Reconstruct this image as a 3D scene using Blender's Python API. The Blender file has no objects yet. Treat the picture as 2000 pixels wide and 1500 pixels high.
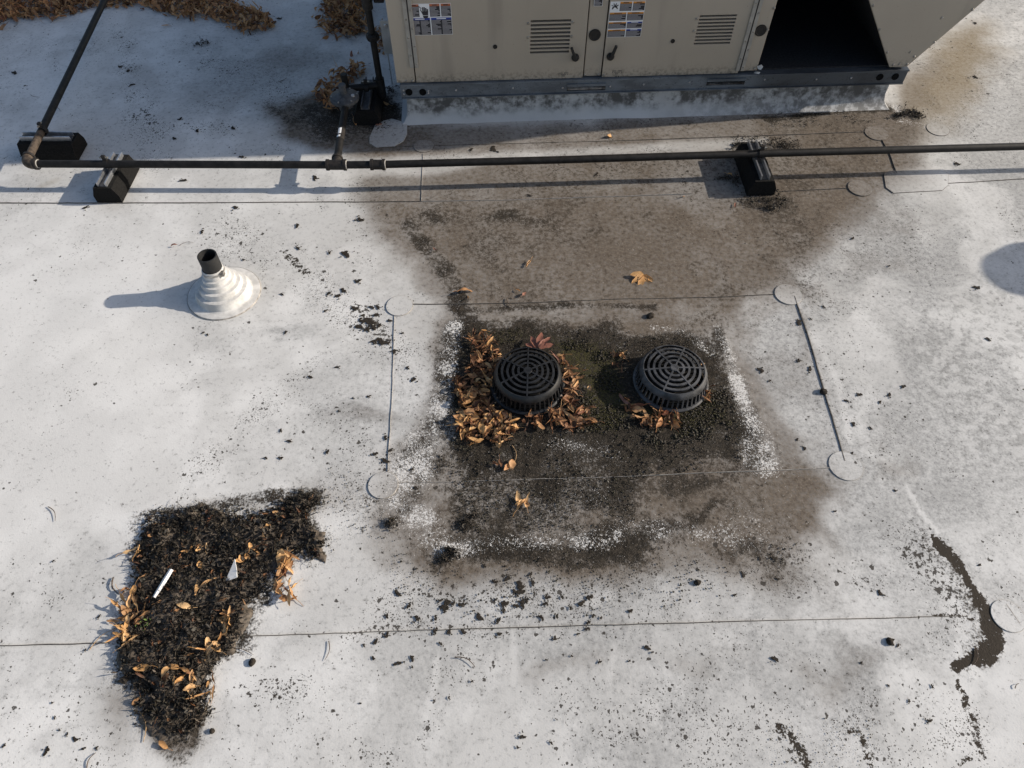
import bpy, bmesh, math, random
import numpy as np
from mathutils import Vector, Matrix

random.seed(11)
rng = np.random.default_rng(5)
R = math.radians
scene = bpy.context.scene
COL = scene.collection

# ------------------------------------------------------------------ camera
CAM_H, PITCH, FPX = 2.5, R(54.5), 1388.0
cam_d = bpy.data.cameras.new('camera')
cam_d.sensor_width = 36.0
cam_d.lens = FPX / 2000.0 * 36.0
cam_d.clip_start, cam_d.clip_end = 0.05, 300.0
cam = bpy.data.objects.new('camera', cam_d)
cam.location = (0, 0, CAM_H)
cam.rotation_euler = (math.pi / 2 - PITCH, 0, 0)
COL.objects.link(cam)
scene.camera = cam

# ------------------------------------------------------------------ sky, sun, exposure
SUN_EL, SUN_SLOPE = R(25.7), 0.105
SUN_DIR = Vector((math.cos(SUN_EL), math.cos(SUN_EL) * SUN_SLOPE, math.sin(SUN_EL))).normalized()
world = bpy.data.worlds.new('World')
scene.world = world
world.use_nodes = True
wt = world.node_tree
sky = wt.nodes.new('ShaderNodeTexSky')
sky.sky_type = 'NISHITA'
sky.sun_disc = False
sky.sun_elevation = SUN_EL
sky.sun_rotation = math.atan2(SUN_DIR.x, SUN_DIR.y)
sky.air_density, sky.dust_density, sky.ozone_density = 1.0, 2.0, 1.0
bg = wt.nodes['Background']
bg.inputs['Strength'].default_value = 0.115
wt.links.new(sky.outputs['Color'], bg.inputs['Color'])
sun_d = bpy.data.lights.new('sun', 'SUN')
sun_d.energy = 4.6
sun_d.angle = R(0.53)
sun_d.color = (1.0, 0.91, 0.79)
sun = bpy.data.objects.new('sun', sun_d)
sun.rotation_euler = SUN_DIR.to_track_quat('Z', 'Y').to_euler()
COL.objects.link(sun)
scene.view_settings.view_transform = 'Standard'
scene.view_settings.look = 'None'
scene.view_settings.gamma = 1.0
scene.view_settings.use_curve_mapping = False
scene.view_settings.exposure = 0.27
scene.cycles.max_bounces = 5
scene.cycles.diffuse_bounces = 2
scene.cycles.glossy_bounces = 2

# ------------------------------------------------------------------ measuring: where a mark seen in the photograph lies on a level z
_fw = np.array([0, math.cos(PITCH), -math.sin(PITCH)])
_up = np.array([0, math.sin(PITCH), math.cos(PITCH)])
def G(x, y, z=0.0):
    d = _fw + np.array([1.0, 0, 0]) * (x - 1000) / FPX + _up * (750 - y) / FPX
    t = (z - CAM_H) / d[2]
    return np.array([d[0] * t, d[1] * t, z])
def GV(x, y, z=0.0):
    return Vector(G(x, y, z))
def mpp(x, y):
    return float(np.linalg.norm(G(x + .5, y) - G(x - .5, y)))

# ------------------------------------------------------------------ node helpers
class NT:
    def __init__(s, name):
        s.m = bpy.data.materials.new(name)
        s.m.use_nodes = True
        s.t = s.m.node_tree
        s.n, s.l = s.t.nodes, s.t.links
        s.b = s.n['Principled BSDF']
        s.pos = s.n.new('ShaderNodeNewGeometry').outputs['Position']
        s.obj = s.n.new('ShaderNodeTexCoord').outputs['Object']
    def put(s, sock, v):
        if isinstance(v, bpy.types.NodeSocket):
            s.l.new(v, sock)
        elif isinstance(v, (tuple, list)):
            sock.default_value = tuple(v) + (1.0,) * (len(sock.default_value) - len(v))
        else:
            sock.default_value = v
    def math(s, op, a, b=0.0, c=0.0, clamp=False):
        n = s.n.new('ShaderNodeMath'); n.operation = op; n.use_clamp = clamp
        s.put(n.inputs[0], a); s.put(n.inputs[1], b); s.put(n.inputs[2], c)
        return n.outputs[0]
    def mix(s, f, a, b):
        n = s.n.new('ShaderNodeMix'); n.data_type = 'RGBA'
        s.put(n.inputs[0], f); s.put(n.inputs[6], a); s.put(n.inputs[7], b)
        return n.outputs[2]
    def noise(s, scale, detail=3.0, rough=0.55, co=None, dist=0.0):
        n = s.n.new('ShaderNodeTexNoise')
        s.put(n.inputs['Vector'], co if co is not None else s.pos)
        n.inputs['Scale'].default_value = scale
        n.inputs['Detail'].default_value = detail
        n.inputs['Roughness'].default_value = rough
        n.inputs['Distortion'].default_value = dist
        return n.outputs['Fac']
    def voro(s, scale, co=None, rnd=1.0):
        n = s.n.new('ShaderNodeTexVoronoi')
        s.put(n.inputs['Vector'], co if co is not None else s.pos)
        n.inputs['Scale'].default_value = scale
        n.inputs['Randomness'].default_value = rnd
        return n.outputs['Distance'], n.outputs['Color']
    def ramp(s, v, lo, hi, a=0.0, b=1.0):
        n = s.n.new('ShaderNodeMapRange'); n.interpolation_type = 'SMOOTHSTEP'
        s.put(n.inputs[0], v)
        for i, q in zip((1, 2, 3, 4), (lo, hi, a, b)):
            s.put(n.inputs[i], q)
        return n.outputs[0]
    def attr(s, name):
        n = s.n.new('ShaderNodeAttribute'); n.attribute_name = name
        sp = s.n.new('ShaderNodeSeparateColor'); s.l.new(n.outputs['Color'], sp.inputs[0])
        return sp.outputs[0], sp.outputs[1], sp.outputs[2], n.outputs['Alpha']
    def sep(s, v):
        n = s.n.new('ShaderNodeSeparateXYZ'); s.put(n.inputs[0], v); return n.outputs
    def bump(s, h, strength=0.3, dist=0.002):
        n = s.n.new('ShaderNodeBump')
        n.inputs['Strength'].default_value = strength
        n.inputs['Distance'].default_value = dist
        s.put(n.inputs['Height'], h)
        s.l.new(n.outputs[0], s.b.inputs['Normal'])
    def scaled(s, v, sc):
        n = s.n.new('ShaderNodeVectorMath'); n.operation = 'MULTIPLY'
        s.put(n.inputs[0], v); n.inputs[1].default_value = sc
        return n.outputs[0]
    def warp(s, v, scale, amt):
        n = s.n.new('ShaderNodeTexNoise'); s.put(n.inputs['Vector'], v)
        n.inputs['Scale'].default_value = scale; n.inputs['Detail'].default_value = 2
        a = s.n.new('ShaderNodeVectorMath'); a.operation = 'MULTIPLY_ADD'
        s.l.new(n.outputs['Color'], a.inputs[0]); a.inputs[1].default_value = (amt,) * 3
        s.put(a.inputs[2], v)
        return a.outputs[0]
    def done(s, col, rough=0.6, metal=0.0, spec=0.5):
        s.put(s.b.inputs['Base Color'], col)
        s.put(s.b.inputs['Roughness'], rough)
        s.put(s.b.inputs['Metallic'], metal)
        s.put(s.b.inputs['Specular IOR Level'], spec)
        return s.m

def simple(name, c, rough=0.6, metal=0.0, var=0.25, scale=40.0, spec=0.5, bump=0.0):
    t = NT(name)
    nz = t.noise(scale, 4, 0.6)
    c2 = tuple(x * (1 - var) for x in c); c3 = tuple(min(1, x * (1 + var)) for x in c)
    col = t.mix(t.ramp(nz, .3, .7), c2, c3)
    if bump:
        t.bump(nz, bump, 0.002)
    return t.done(col, rough, metal, spec)

# membrane: white single-ply sheet; the marks lie in three colour attributes
def membrane_material(name):
    t = NT(name)
    brown, grey, silt, white = t.attr('stain_a')
    speck, moss, mud, tan = t.attr('stain_b')
    scaly, blot, lowf, clean = t.attr('stain_c')
    n45 = t.noise(45, 3, .68); n120 = t.noise(120, 3, .72); grain = t.noise(420, 1, .5)
    fine = t.math('ADD', t.math('MULTIPLY', n45, .5), t.math('MULTIPLY', n120, .5))
    col = t.mix(lowf, (.535, .53, .515), (.665, .66, .645))
    col = t.mix(t.math('MULTIPLY', t.ramp(n45, .48, .70), t.math('MULTIPLY_ADD', lowf, -.22, .38)), col, (.36, .36, .355))
    col = t.mix(t.math('MULTIPLY', t.ramp(n120, .56, .72), t.math('MULTIPLY_ADD', clean, -.10, .16)), col, (.22, .215, .205))
    col = t.mix(t.math('MULTIPLY', clean, .7), col, (.645, .64, .625))
    # grey rain film
    g = t.math('MULTIPLY', grey, t.ramp(fine, .36, .62, .45, 1.0), clamp=True)
    col = t.mix(g, col, (.29, .29, .285))
    # scaly dried rain marks
    n20 = t.noise(19, 3, .62)
    vd, vcx = t.voro(17, t.warp(t.pos, 24, .04))
    vr_n = t.sep(vcx)
    drop = t.math('MULTIPLY', t.math('LESS_THAN', vd, t.math('MULTIPLY', vr_n[0], .5)), t.math('GREATER_THAN', vr_n[1], .35))
    scm = t.math('MULTIPLY', scaly, t.math('MAXIMUM', t.math('MULTIPLY', drop, .8), t.math('MULTIPLY', t.ramp(n20, .50, .58), t.ramp(n45, .47, .55))))
    col = t.mix(t.math('MULTIPLY', scm, .50), col, (.26, .26, .25))
    col = t.mix(t.math('MULTIPLY', scaly, t.ramp(n20, .50, .44, 0, .45)), col, (.62, .615, .60))
    # tan film
    col = t.mix(t.math('MULTIPLY', tan, t.ramp(fine, .35, .65, .75, 1.0), clamp=True), col, (.235, .19, .125))
    # brown silt film
    bf = t.math('MULTIPLY', brown, t.ramp(fine, .34, .62, .84, 1.08), clamp=True)
    bcol = t.mix(t.ramp(n120, .34, .66), (.090, .072, .056), (.166, .138, .110))
    bcol = t.mix(t.ramp(n45, .56, .74, 0, .6), bcol, (.048, .039, .031))
    col = t.mix(bf, col, bcol)
    # dark silt
    sn = t.math('ADD', t.math('MULTIPLY', n120, .62), t.math('MULTIPLY', n45, .48))
    sm = t.ramp(t.math('ADD', silt, t.math('MULTIPLY', t.math('SUBTRACT', sn, .55), 2.5)), .15, .70)
    scol = t.mix(t.ramp(grain, .32, .68), (.014, .012, .010), t.mix(t.ramp(n45, .44, .66), (.030, .025, .019), (.088, .073, .056)))
    col = t.mix(sm, col, scol)
    # pale salt bloom, broken into grains
    wn = t.math('ADD', t.math('MULTIPLY', n120, .75), t.math('MULTIPLY', grain, .40))
    wm = t.math('ADD', t.math('MULTIPLY', white, t.math('MULTIPLY_ADD', silt, -.35, 1.1)), t.math('MULTIPLY', t.math('SUBTRACT', wn, .575), 3.6))
    col = t.mix(t.ramp(wm, .55, .80, 0, .95), col, (.62, .61, .59))
    # moss
    mm = t.ramp(t.math('ADD', moss, t.math('MULTIPLY', t.math('SUBTRACT', n120, .5), 2.2)), .45, .8)
    col = t.mix(t.math('MULTIPLY', mm, .7), col, t.mix(grain, (.030, .029, .011), (.080, .074, .026)))
    # smooth mud
    mn = t.math('ADD', mud, t.math('MULTIPLY', t.math('SUBTRACT', fine, .5), 2.2))
    md = t.ramp(mn, .46, .60)
    col = t.mix(md, col, t.mix(n45, (.026, .021, .016), (.052, .043, .034)))
    # mud flakes of three sizes
    spots = None
    wp = t.warp(t.pos, 95, .015)
    for sc, rad, w, base in ((175, .46, 1.0, 0), (72, .40, .7, .014), (34, .34, .26, 0)):
        dd, cc = t.voro(sc, wp)
        ch = t.sep(cc)
        ss = t.math('MULTIPLY', t.math('LESS_THAN', dd, t.math('MULTIPLY', ch[1], rad)),
                    t.math('LESS_THAN', ch[0], t.math('MULTIPLY_ADD', speck, w, base)))
        spots = ss if spots is None else t.math('MAXIMUM', spots, ss)
    bl = t.ramp(t.math('ADD', blot, t.math('MULTIPLY', t.math('SUBTRACT', n45, .5), 2.6)), .62, .67)
    spots = t.math('MAXIMUM', spots, bl)
    col = t.mix(t.math('MULTIPLY', spots, .9), col, t.mix(grain, (.024, .020, .017), (.055, .048, .040)))
    hh = t.math('MULTIPLY', t.noise(150, 2, .6), t.math('MULTIPLY_ADD', silt, 2.4, .35))
    t.bump(hh, .5, .003)
    return t.done(col, .78, 0, .10)

M = {}
M['membrane'] = membrane_material('roof_membrane_weathered')
M['seam'] = simple('seam_grime', (.10, .088, .075), .8, 0, .5, 60)
M['seam_pale'] = simple('seam_pale', (.30, .28, .255), .8, 0, .45, 45)
M['black_pipe'] = simple('black_iron_pipe', (.011, .010, .0095), .6, 0, .5, 30, .25, .2)
M['rust_fit'] = simple('dark_iron_fitting', (.020, .017, .015), .65, 0, .5, 60, .3, .3)
M['rusty'] = simple('rusty_iron', (.070, .052, .038), .75, .2, .55, 45, .4, .3)
M['sealant'] = simple('pipe_sealant', (.55, .52, .47), .6, 0, .25, 200)
M['rubber'] = simple('recycled_rubber', (.010, .0095, .009), .9, 0, .5, 160, .15, .6)
M['zinc'] = simple('zinc_strut', (.50, .51, .53), .38, .85, .2, 50)
M['dark_zinc'] = simple('dull_strut', (.10, .10, .105), .6, .6, .3, 50)
M['plastic'] = simple('drain_plastic', (.015, .0155, .0165), .42, 0, .5, 30, .4)
M['plastic_grey'] = simple('faded_drain_plastic', (.050, .051, .054), .5, 0, .6, 24, .4)
M['hole_shade'] = simple('hole_shade_black', (.006, .006, .006), .9, 0, .3, 20, .1)  # black painted where openings fall into shade
M['pvc'] = simple('black_plastic_pipe', (.016, .016, .016), .6, 0, .2, 40, .4)
M['boot'] = simple('white_boot', (.53, .522, .505), .65, 0, .18, 22, .2, .15)
M['steel'] = simple('steel_clamp', (.45, .44, .42), .4, .9, .3, 60)
M['hinge'] = simple('hinge_grey', (.33, .31, .275), .5, .2, .12, 20)
M['screw'] = simple('screw_head', (.30, .28, .25), .45, .7, .4, 90)
M['handle'] = simple('black_handle', (.012, .012, .012), .5, 0, .2, 40)
M['grommet'] = simple('dark_grommet', (.014, .011, .009), .7, 0, .4, 60)
M['grey_metal'] = simple('grey_painted_metal', (.42, .42, .42), .5, .2, .12, 12)
M['regulator'] = simple('regulator_grey', (.060, .062, .066), .55, 0, .35, 40, .3)
M['coil_shade'] = simple('coil_fins_bay_shade', (.030, .030, .032), .7, .2, .4, 90, .2)  # dark fins and bay sheets; the black also stands in for deep shade
M['lab_white'] = simple('label_white', (.74, .74, .74), .4, 0, .05, 30)
M['lab_black'] = simple('label_black', (.020, .020, .026), .4, 0, .1, 30)
M['lab_grey'] = simple('label_text_grey', (.30, .29, .30), .4, 0, .15, 300)
M['lab_orange'] = simple('label_orange', (.62, .26, .05), .4, 0, .1, 30)
M['lab_red'] = simple('label_red', (.42, .13, .06), .4, 0, .1, 30)
M['lab_blue'] = simple('label_blue', (.02, .045, .26), .4, 0, .1, 30)
M['print'] = simple('stencil_print', (.06, .055, .05), .6, 0, .1, 30)
M['white_litter'] = simple('white_litter', (.72, .71, .69), .5, 0, .12, 40)
M['twig'] = simple('twig_bark', (.075, .050, .034), .8, 0, .5, 90)
M['twig_tan'] = simple('twig_tan', (.34, .22, .11), .8, 0, .4, 90)
M['clod'] = simple('dry_mud_clod', (.028, .023, .018), .9, 0, .45, 120, .2, .8)
M['moss_green'] = simple('green_sprout', (.10, .15, .03), .7, 0, .3, 60)

def panel_material():
    t = NT('tan_painted_sheet')
    st = t.noise(6, 4, .6, t.scaled(t.obj, (1.0, 1.0, .12)))
    bl = t.noise(2.2, 3, .5); fn = t.noise(60, 4, .7)
    col = t.mix(t.ramp(bl, .3, .7), (.365, .312, .245), (.395, .338, .268))
    col = t.mix(t.math('MULTIPLY', t.ramp(st, .52, .78), .35), col, (.145, .128, .108))
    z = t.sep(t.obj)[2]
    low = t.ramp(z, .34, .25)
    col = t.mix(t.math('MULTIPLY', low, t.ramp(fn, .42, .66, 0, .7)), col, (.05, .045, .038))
    col = t.mix(t.ramp(t.noise(150, 2, .5), .70, .76, 0, .5), col, (.10, .085, .065))
    t.bump(t.noise(4.5, 2, .5), .25, .02)
    return t.done(col, t.ramp(fn, .3, .7, .4, .55), 0, .4)
M['tan'] = panel_material()

def rail_material():
    t = NT('galvanised_rail')
    n1 = t.noise(14, 4, .65, t.scaled(t.obj, (.4, 1, 1))); n2 = t.noise(90, 3, .6)
    col = t.mix(t.ramp(n1, .35, .65), (.105, .125, .150), (.18, .21, .245))
    col = t.mix(t.ramp(n2, .58, .72, 0, .7), col, (.03, .03, .03))
    x = t.sep(t.obj)[0]
    col = t.mix(t.math('MULTIPLY', t.ramp(x, 1.9, 2.1), .6), col, (.03, .03, .032))
    return t.done(col, t.ramp(n1, .3, .7, .35, .6), .55, .5)
M['rail'] = rail_material()

def curb_material():
    t = NT('curb_flashing')
    z = t.sep(t.obj)[2]; x = t.sep(t.obj)[0]
    n1 = t.noise(22, 5, .7); n2 = t.noise(7, 4, .6, t.scaled(t.obj, (1, 1, .25)))
    col = t.mix(t.ramp(t.noise(3), .3, .7), (.46, .46, .455), (.56, .56, .555))
    band = t.math('MULTIPLY', t.ramp(t.math('MULTIPLY_ADD', t.noise(11, 3, .6), .09, z), .06, .13), t.ramp(z, .20, .15, .8, 1))
    dirt = t.math('MULTIPLY', band, t.ramp(t.math('ADD', t.math('MULTIPLY', n1, .6), t.math('MULTIPLY', n2, .5)), .43, .64))
    dirt = t.math('MAXIMUM', dirt, t.math('MULTIPLY', t.ramp(x, 1.3, 2.4, .0, .8), t.ramp(n1, .35, .6)))
    col = t.mix(t.math('MULTIPLY', dirt, .9), col, (.055, .052, .048))
    t.bump(n1, .3, .003)
    return t.done(col, .65, 0, .4)
M['curb'] = curb_material()

def leaf_material(name, cols):
    t = NT(name)
    oi = t.n.new('ShaderNodeObjectInfo').outputs['Random']
    at = t.n.new('ShaderNodeAttribute'); at.attribute_name = 'tint'
    v = t.math('FRACT', t.math('ADD', oi, at.outputs['Fac']))
    v = t.math('ADD', v, t.math('MULTIPLY', t.math('SUBTRACT', t.noise(55, 4, .65), .5), .35), clamp=True)
    cr = t.n.new('ShaderNodeValToRGB')
    e = cr.color_ramp.elements
    while len(e) < len(cols):
        e.new(.5)
    for i, c in enumerate(cols):
        e[i].position = i / (len(cols) - 1); e[i].color = tuple(c) + (1,)
    t.l.new(v, cr.inputs[0])
    col = t.mix(t.ramp(t.noise(220, 3, .6), .6, .75, 0, .5), cr.outputs[0], (.09, .05, .025))
    t.bump(t.noise(120, 4, .6), .35, .002)
    t.done(col, .6, 0, .35)
    tr = t.n.new('ShaderNodeBsdfTranslucent'); t.put(tr.inputs[0], col)
    ms = t.n.new('ShaderNodeMixShader'); ms.inputs[0].default_value = .18
    t.l.new(t.b.outputs[0], ms.inputs[1]); t.l.new(tr.outputs[0], ms.inputs[2])
    t.l.new(ms.outputs[0], t.n['Material Output'].inputs[0])
    return t.m
M['leaf'] = leaf_material('dry_leaf', [(.06, .030, .018), (.24, .115, .055), (.46, .25, .11), (.60, .385, .20), (.42, .19, .075), (.52, .31, .15), (.20, .07, .036)])
M['leaf_gold'] = leaf_material('dry_leaf_gold', [(.24, .115, .05), (.54, .30, .12), (.68, .45, .23), (.52, .28, .105), (.62, .38, .18), (.22, .09, .04)])
M['leaf_dark'] = leaf_material('dry_leaf_dark', [(.03, .016, .010), (.12, .052, .024), (.26, .125, .058), (.08, .035, .018), (.36, .20, .095), (.16, .06, .03)])
M['leaf_red'] = leaf_material('dry_leaf_red', [(.26, .12, .08), (.36, .19, .14), (.24, .08, .05)])
M['leaf_rot'] = leaf_material('rotted_leaf', [(.012, .011, .009), (.026, .022, .018), (.060, .048, .037), (.028, .024, .020), (.014, .013, .011), (.14, .112, .085), (.020, .018, .015), (.075, .066, .054), (.026, .024, .014)])
M['moss_crumb'] = leaf_material('moss_crumb', [(.022, .021, .008), (.045, .042, .014), (.075, .068, .022), (.03, .026, .014)])
M['silt_crumb'] = leaf_material('silt_crumb', [(.016, .014, .011), (.03, .026, .021), (.05, .043, .035), (.034, .032, .016), (.06, .052, .042)])

# ------------------------------------------------------------------ mesh helpers
def tag(o, label=None, cat=None, group=None, kind=None):
    if label: o['label'] = label
    if cat: o['category'] = cat
    if group: o['group'] = group
    if kind: o['kind'] = kind
    return o
def link(o, parent=None):
    COL.objects.link(o)
    if parent is not None: o.parent = parent
    return o
def empty(name, loc=(0, 0, 0), rz=0.0):
    o = bpy.data.objects.new(name, None)
    o.location = loc; o.rotation_euler = (0, 0, rz); o.empty_display_size = .05
    return link(o)
class MB:
    def __init__(s): s.v, s.f = [], []
    def add(s, v, f):
        k = len(s.v); s.v += [tuple(q) for q in v]; s.f += [tuple(i + k for i in q) for q in f]; return s
    def box(s, a, b):
        (x0, y0, z0), (x1, y1, z1) = a, b
        v = [(x0, y0, z0), (x1, y0, z0), (x1, y1, z0), (x0, y1, z0), (x0, y0, z1), (x1, y0, z1), (x1, y1, z1), (x0, y1, z1)]
        return s.add(v, [(3, 2, 1, 0), (4, 5, 6, 7), (0, 1, 5, 4), (1, 2, 6, 5), (2, 3, 7, 6), (3, 0, 4, 7)])
    def tube(s, pts, r, n=16, cap=True):
        pts = [Vector(p) for p in pts]
        rs = r if isinstance(r, (list, tuple)) else [r] * len(pts)
        ref = Vector((0, 0, 1))
        d0 = (pts[1] - pts[0]).normalized()
        if abs(d0.z) > .95: ref = Vector((1, 0, 0))
        rings = []
        for i, p in enumerate(pts):
            d = (pts[min(i + 1, len(pts) - 1)] - pts[max(i - 1, 0)]).normalized()
            a = d.cross(ref)
            a = a.normalized() if a.length > 1e-6 else Vector((1, 0, 0))
            b = a.cross(d)
            ref = b
            rings.append([p + (a * math.cos(2 * math.pi * k / n) + b * math.sin(2 * math.pi * k / n)) * rs[i] for k in range(n)])
        v = [q for rg in rings for q in rg]; f = []
        for i in range(len(pts) - 1):
            for k in range(n):
                f.append((i * n + k, i * n + (k + 1) % n, (i + 1) * n + (k + 1) % n, (i + 1) * n + k))
        if cap:
            f.append(tuple(range(n - 1, -1, -1))); f.append(tuple((len(pts) - 1) * n + k for k in range(n)))
        return s.add(v, f)
    def lathe(s, prof, c=(0, 0, 0), n=48, closed=False):
        v, f = [], []
        for (r, z) in prof:
            for k in range(n):
                a = 2 * math.pi * k / n
                v.append((c[0] + r * math.cos(a), c[1] + r * math.sin(a), c[2] + z))
        m = len(prof)
        for i in range(m if closed else m - 1):
            j = (i + 1) % m
            for k in range(n):
                f.append((i * n + k, i * n + (k + 1) % n, j * n + (k + 1) % n, j * n + k))
        return s.add(v, f)
    def prism(s, pts, z0, z1):                       # pts counter-clockwise in XY
        n = len(pts)
        v = [(x, y, z0) for x, y in pts] + [(x, y, z1) for x, y in pts]
        f = [tuple(range(n - 1, -1, -1)), tuple(range(n, 2 * n))] + [(k, (k + 1) % n, n + (k + 1) % n, n + k) for k in range(n)]
        return s.add(v, f)
    def prism_xz(s, pts, y0, y1):                    # outline in XZ, from y0 (front) to y1 (back)
        n = len(pts)
        v = [(x, y0, z) for x, z in pts] + [(x, y1, z) for x, z in pts]
        f = [tuple(range(n)), tuple(range(2 * n - 1, n - 1, -1))] + [((k + 1) % n, k, n + k, n + (k + 1) % n) for k in range(n)]
        return s.add(v, f)
    def mesh(s, name, mat, smooth=False):
        me = bpy.data.meshes.new(name); me.from_pydata(s.v, [], s.f); me.validate()
        me.materials.append(M[mat])
        if smooth:
            me.polygons.foreach_set('use_smooth', [True] * len(me.polygons))
            try: me.set_sharp_from_angle(angle=R(40))
            except Exception: pass
        return me
    def build(s, name, mat, parent=None, smooth=False, bevel=0.0, loc=None):
        o = bpy.data.objects.new(name, s.mesh(name, mat, smooth))
        link(o, parent)
        if loc is not None: o.location = loc
        if bevel:
            b = o.modifiers.new('bevel', 'BEVEL'); b.width = bevel; b.segments = 2; b.limit_method = 'ANGLE'
        return o

def np_mesh(name, V, F, mat, tint=None, smooth=False):
    V = np.ascontiguousarray(V, dtype=np.float32); F = np.ascontiguousarray(F, dtype=np.int32)
    me = bpy.data.meshes.new(name)
    k = F.shape[1]
    me.vertices.add(len(V)); me.vertices.foreach_set('co', V.ravel())
    me.loops.add(F.size); me.loops.foreach_set('vertex_index', F.ravel())
    me.polygons.add(len(F)); me.polygons.foreach_set('loop_start', np.arange(0, F.size, k, dtype=np.int32))
    me.polygons.foreach_set('loop_total', np.full(len(F), k, dtype=np.int32))
    if smooth: me.polygons.foreach_set('use_smooth', np.ones(len(F), dtype=bool))
    me.update(calc_edges=True)
    if tint is not None:
        at = me.attributes.new('tint', 'FLOAT', 'POINT'); at.data.foreach_set('value', np.ascontiguousarray(tint, dtype=np.float32))
    me.materials.append(M[mat])
    return me

# lattice value noise
_LAT = rng.random((256, 256))
def vnoise(x, y, s):
    x = np.asarray(x) * s + 37.3; y = np.asarray(y) * s + 91.7
    xi = np.floor(x).astype(int); yi = np.floor(y).astype(int)
    fx = x - xi; fy = y - yi
    fx = fx * fx * (3 - 2 * fx); fy = fy * fy * (3 - 2 * fy)
    a = _LAT[xi % 256, yi % 256]; b = _LAT[(xi + 1) % 256, yi % 256]
    c = _LAT[xi % 256, (yi + 1) % 256]; d = _LAT[(xi + 1) % 256, (yi + 1) % 256]
    return (a * (1 - fx) + b * fx) * (1 - fy) + (c * (1 - fx) + d * fx) * fy
def fbm(x, y, s, o=4):
    v, a, t = 0, 1.0, 0
    for i in range(o):
        v = v + a * vnoise(x + 3.1 * i, y - 1.7 * i, s * 2 ** i); t += a; a *= .5
    return v / t
def sm01(v):
    v = np.clip(v, 0, 1); return v * v * (3 - 2 * v)
def seg_dist(X, Y, a, b):
    dx, dy = b[0] - a[0], b[1] - a[1]
    t = np.clip(((X - a[0]) * dx + (Y - a[1]) * dy) / (dx * dx + dy * dy + 1e-12), 0, 1)
    return np.hypot(X - a[0] - t * dx, Y - a[1] - t * dy)
def poly_sd(X, Y, P):
    d = np.full(X.shape, 1e9); ins = np.zeros(X.shape, bool)
    for i in range(len(P)):
        a, b = P[i], P[(i + 1) % len(P)]
        d = np.minimum(d, seg_dist(X, Y, a, b))
        c = (a[1] > Y) != (b[1] > Y)
        with np.errstate(divide='ignore', invalid='ignore'):
            xx = (b[0] - a[0]) * (Y - a[1]) / (b[1] - a[1] + 1e-15) + a[0]
        ins ^= c & (X < xx)
    return np.where(ins, -d, d)
def gp(pts):
    return [tuple(G(*p)[:2]) for p in pts]
def inside(P, n, seed_rng=rng):
    P = np.array(P); lo, hi = P.min(0), P.max(0); out = np.zeros((0, 2))
    while len(out) < n:
        q = lo + (hi - lo) * seed_rng.random((n * 3, 2))
        out = np.vstack([out, q[poly_sd(q[:, 0], q[:, 1], P) < 0]])
    return out[:n]

# ------------------------------------------------------------------ roof membrane (one sheet, finer where it can be seen)
def axis(lo, hi, step, far):
    core = np.arange(lo, hi + step * .5, step)
    out_ = []
    d = step
    p = hi
    while p < far:
        d *= 1.5; p += d; out_.append(p)
    lo_ = []; d = step; p = lo
    while p > -far:
        d *= 1.5; p -= d; lo_.append(p)
    return np.array(lo_[::-1] + list(core) + out_)
ax, ay = axis(-3.9, 3.9, .0125, 40), axis(-.3, 5.6, .0125, 40)
GX, GY = np.meshgrid(ax, ay)
X, Y = GX.ravel(), GY.ravel()
WX = (fbm(X, Y, 6, 4) - .5); WY = (fbm(X + 9, Y + 4, 6, 4) - .5)
LAY = {k: np.zeros(X.shape) for k in ('brown', 'grey', 'silt', 'white', 'speck', 'moss', 'mud', 'tan', 'scaly', 'blot', 'lowf', 'clean')}
def comb(k, v):
    LAY[k] = 1 - (1 - LAY[k]) * (1 - np.clip(v, 0, 1))
def paint_poly(k, pts, val, soft=.08, warp=.10):
    d = poly_sd(X + WX * warp, Y + WY * warp, gp(pts))
    comb(k, val * sm01(.5 - d / (2 * soft)))
def paint_line(k, pts, rad, val, soft=None, warp=.04):
    P = gp(pts); d = np.full(X.shape, 1e9); xx, yy = X + WX * warp, Y + WY * warp
    rr = rad if isinstance(rad, (list, tuple)) else [rad] * len(pts)
    for i in range(len(P) - 1):
        a, b = P[i], P[i + 1]
        dx, dy = b[0] - a[0], b[1] - a[1]
        t = np.clip(((xx - a[0]) * dx + (yy - a[1]) * dy) / (dx * dx + dy * dy + 1e-12), 0, 1)
        q = np.hypot(xx - a[0] - t * dx, yy - a[1] - t * dy) / (rr[i] + (rr[i + 1] - rr[i]) * t)
        d = np.minimum(d, q)
    comb(k, val * sm01((1.6 - d) / 1.2))
def paint_blob(k, c, rx, ry, val, warp=.10):
    p = G(*c); s = mpp(*c)
    q = ((X + WX * warp - p[0]) / (rx * s)) ** 2 + ((Y + WY * warp - p[1]) / (ry * s * 1.35)) ** 2
    comb(k, val * np.exp(-q))

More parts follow.
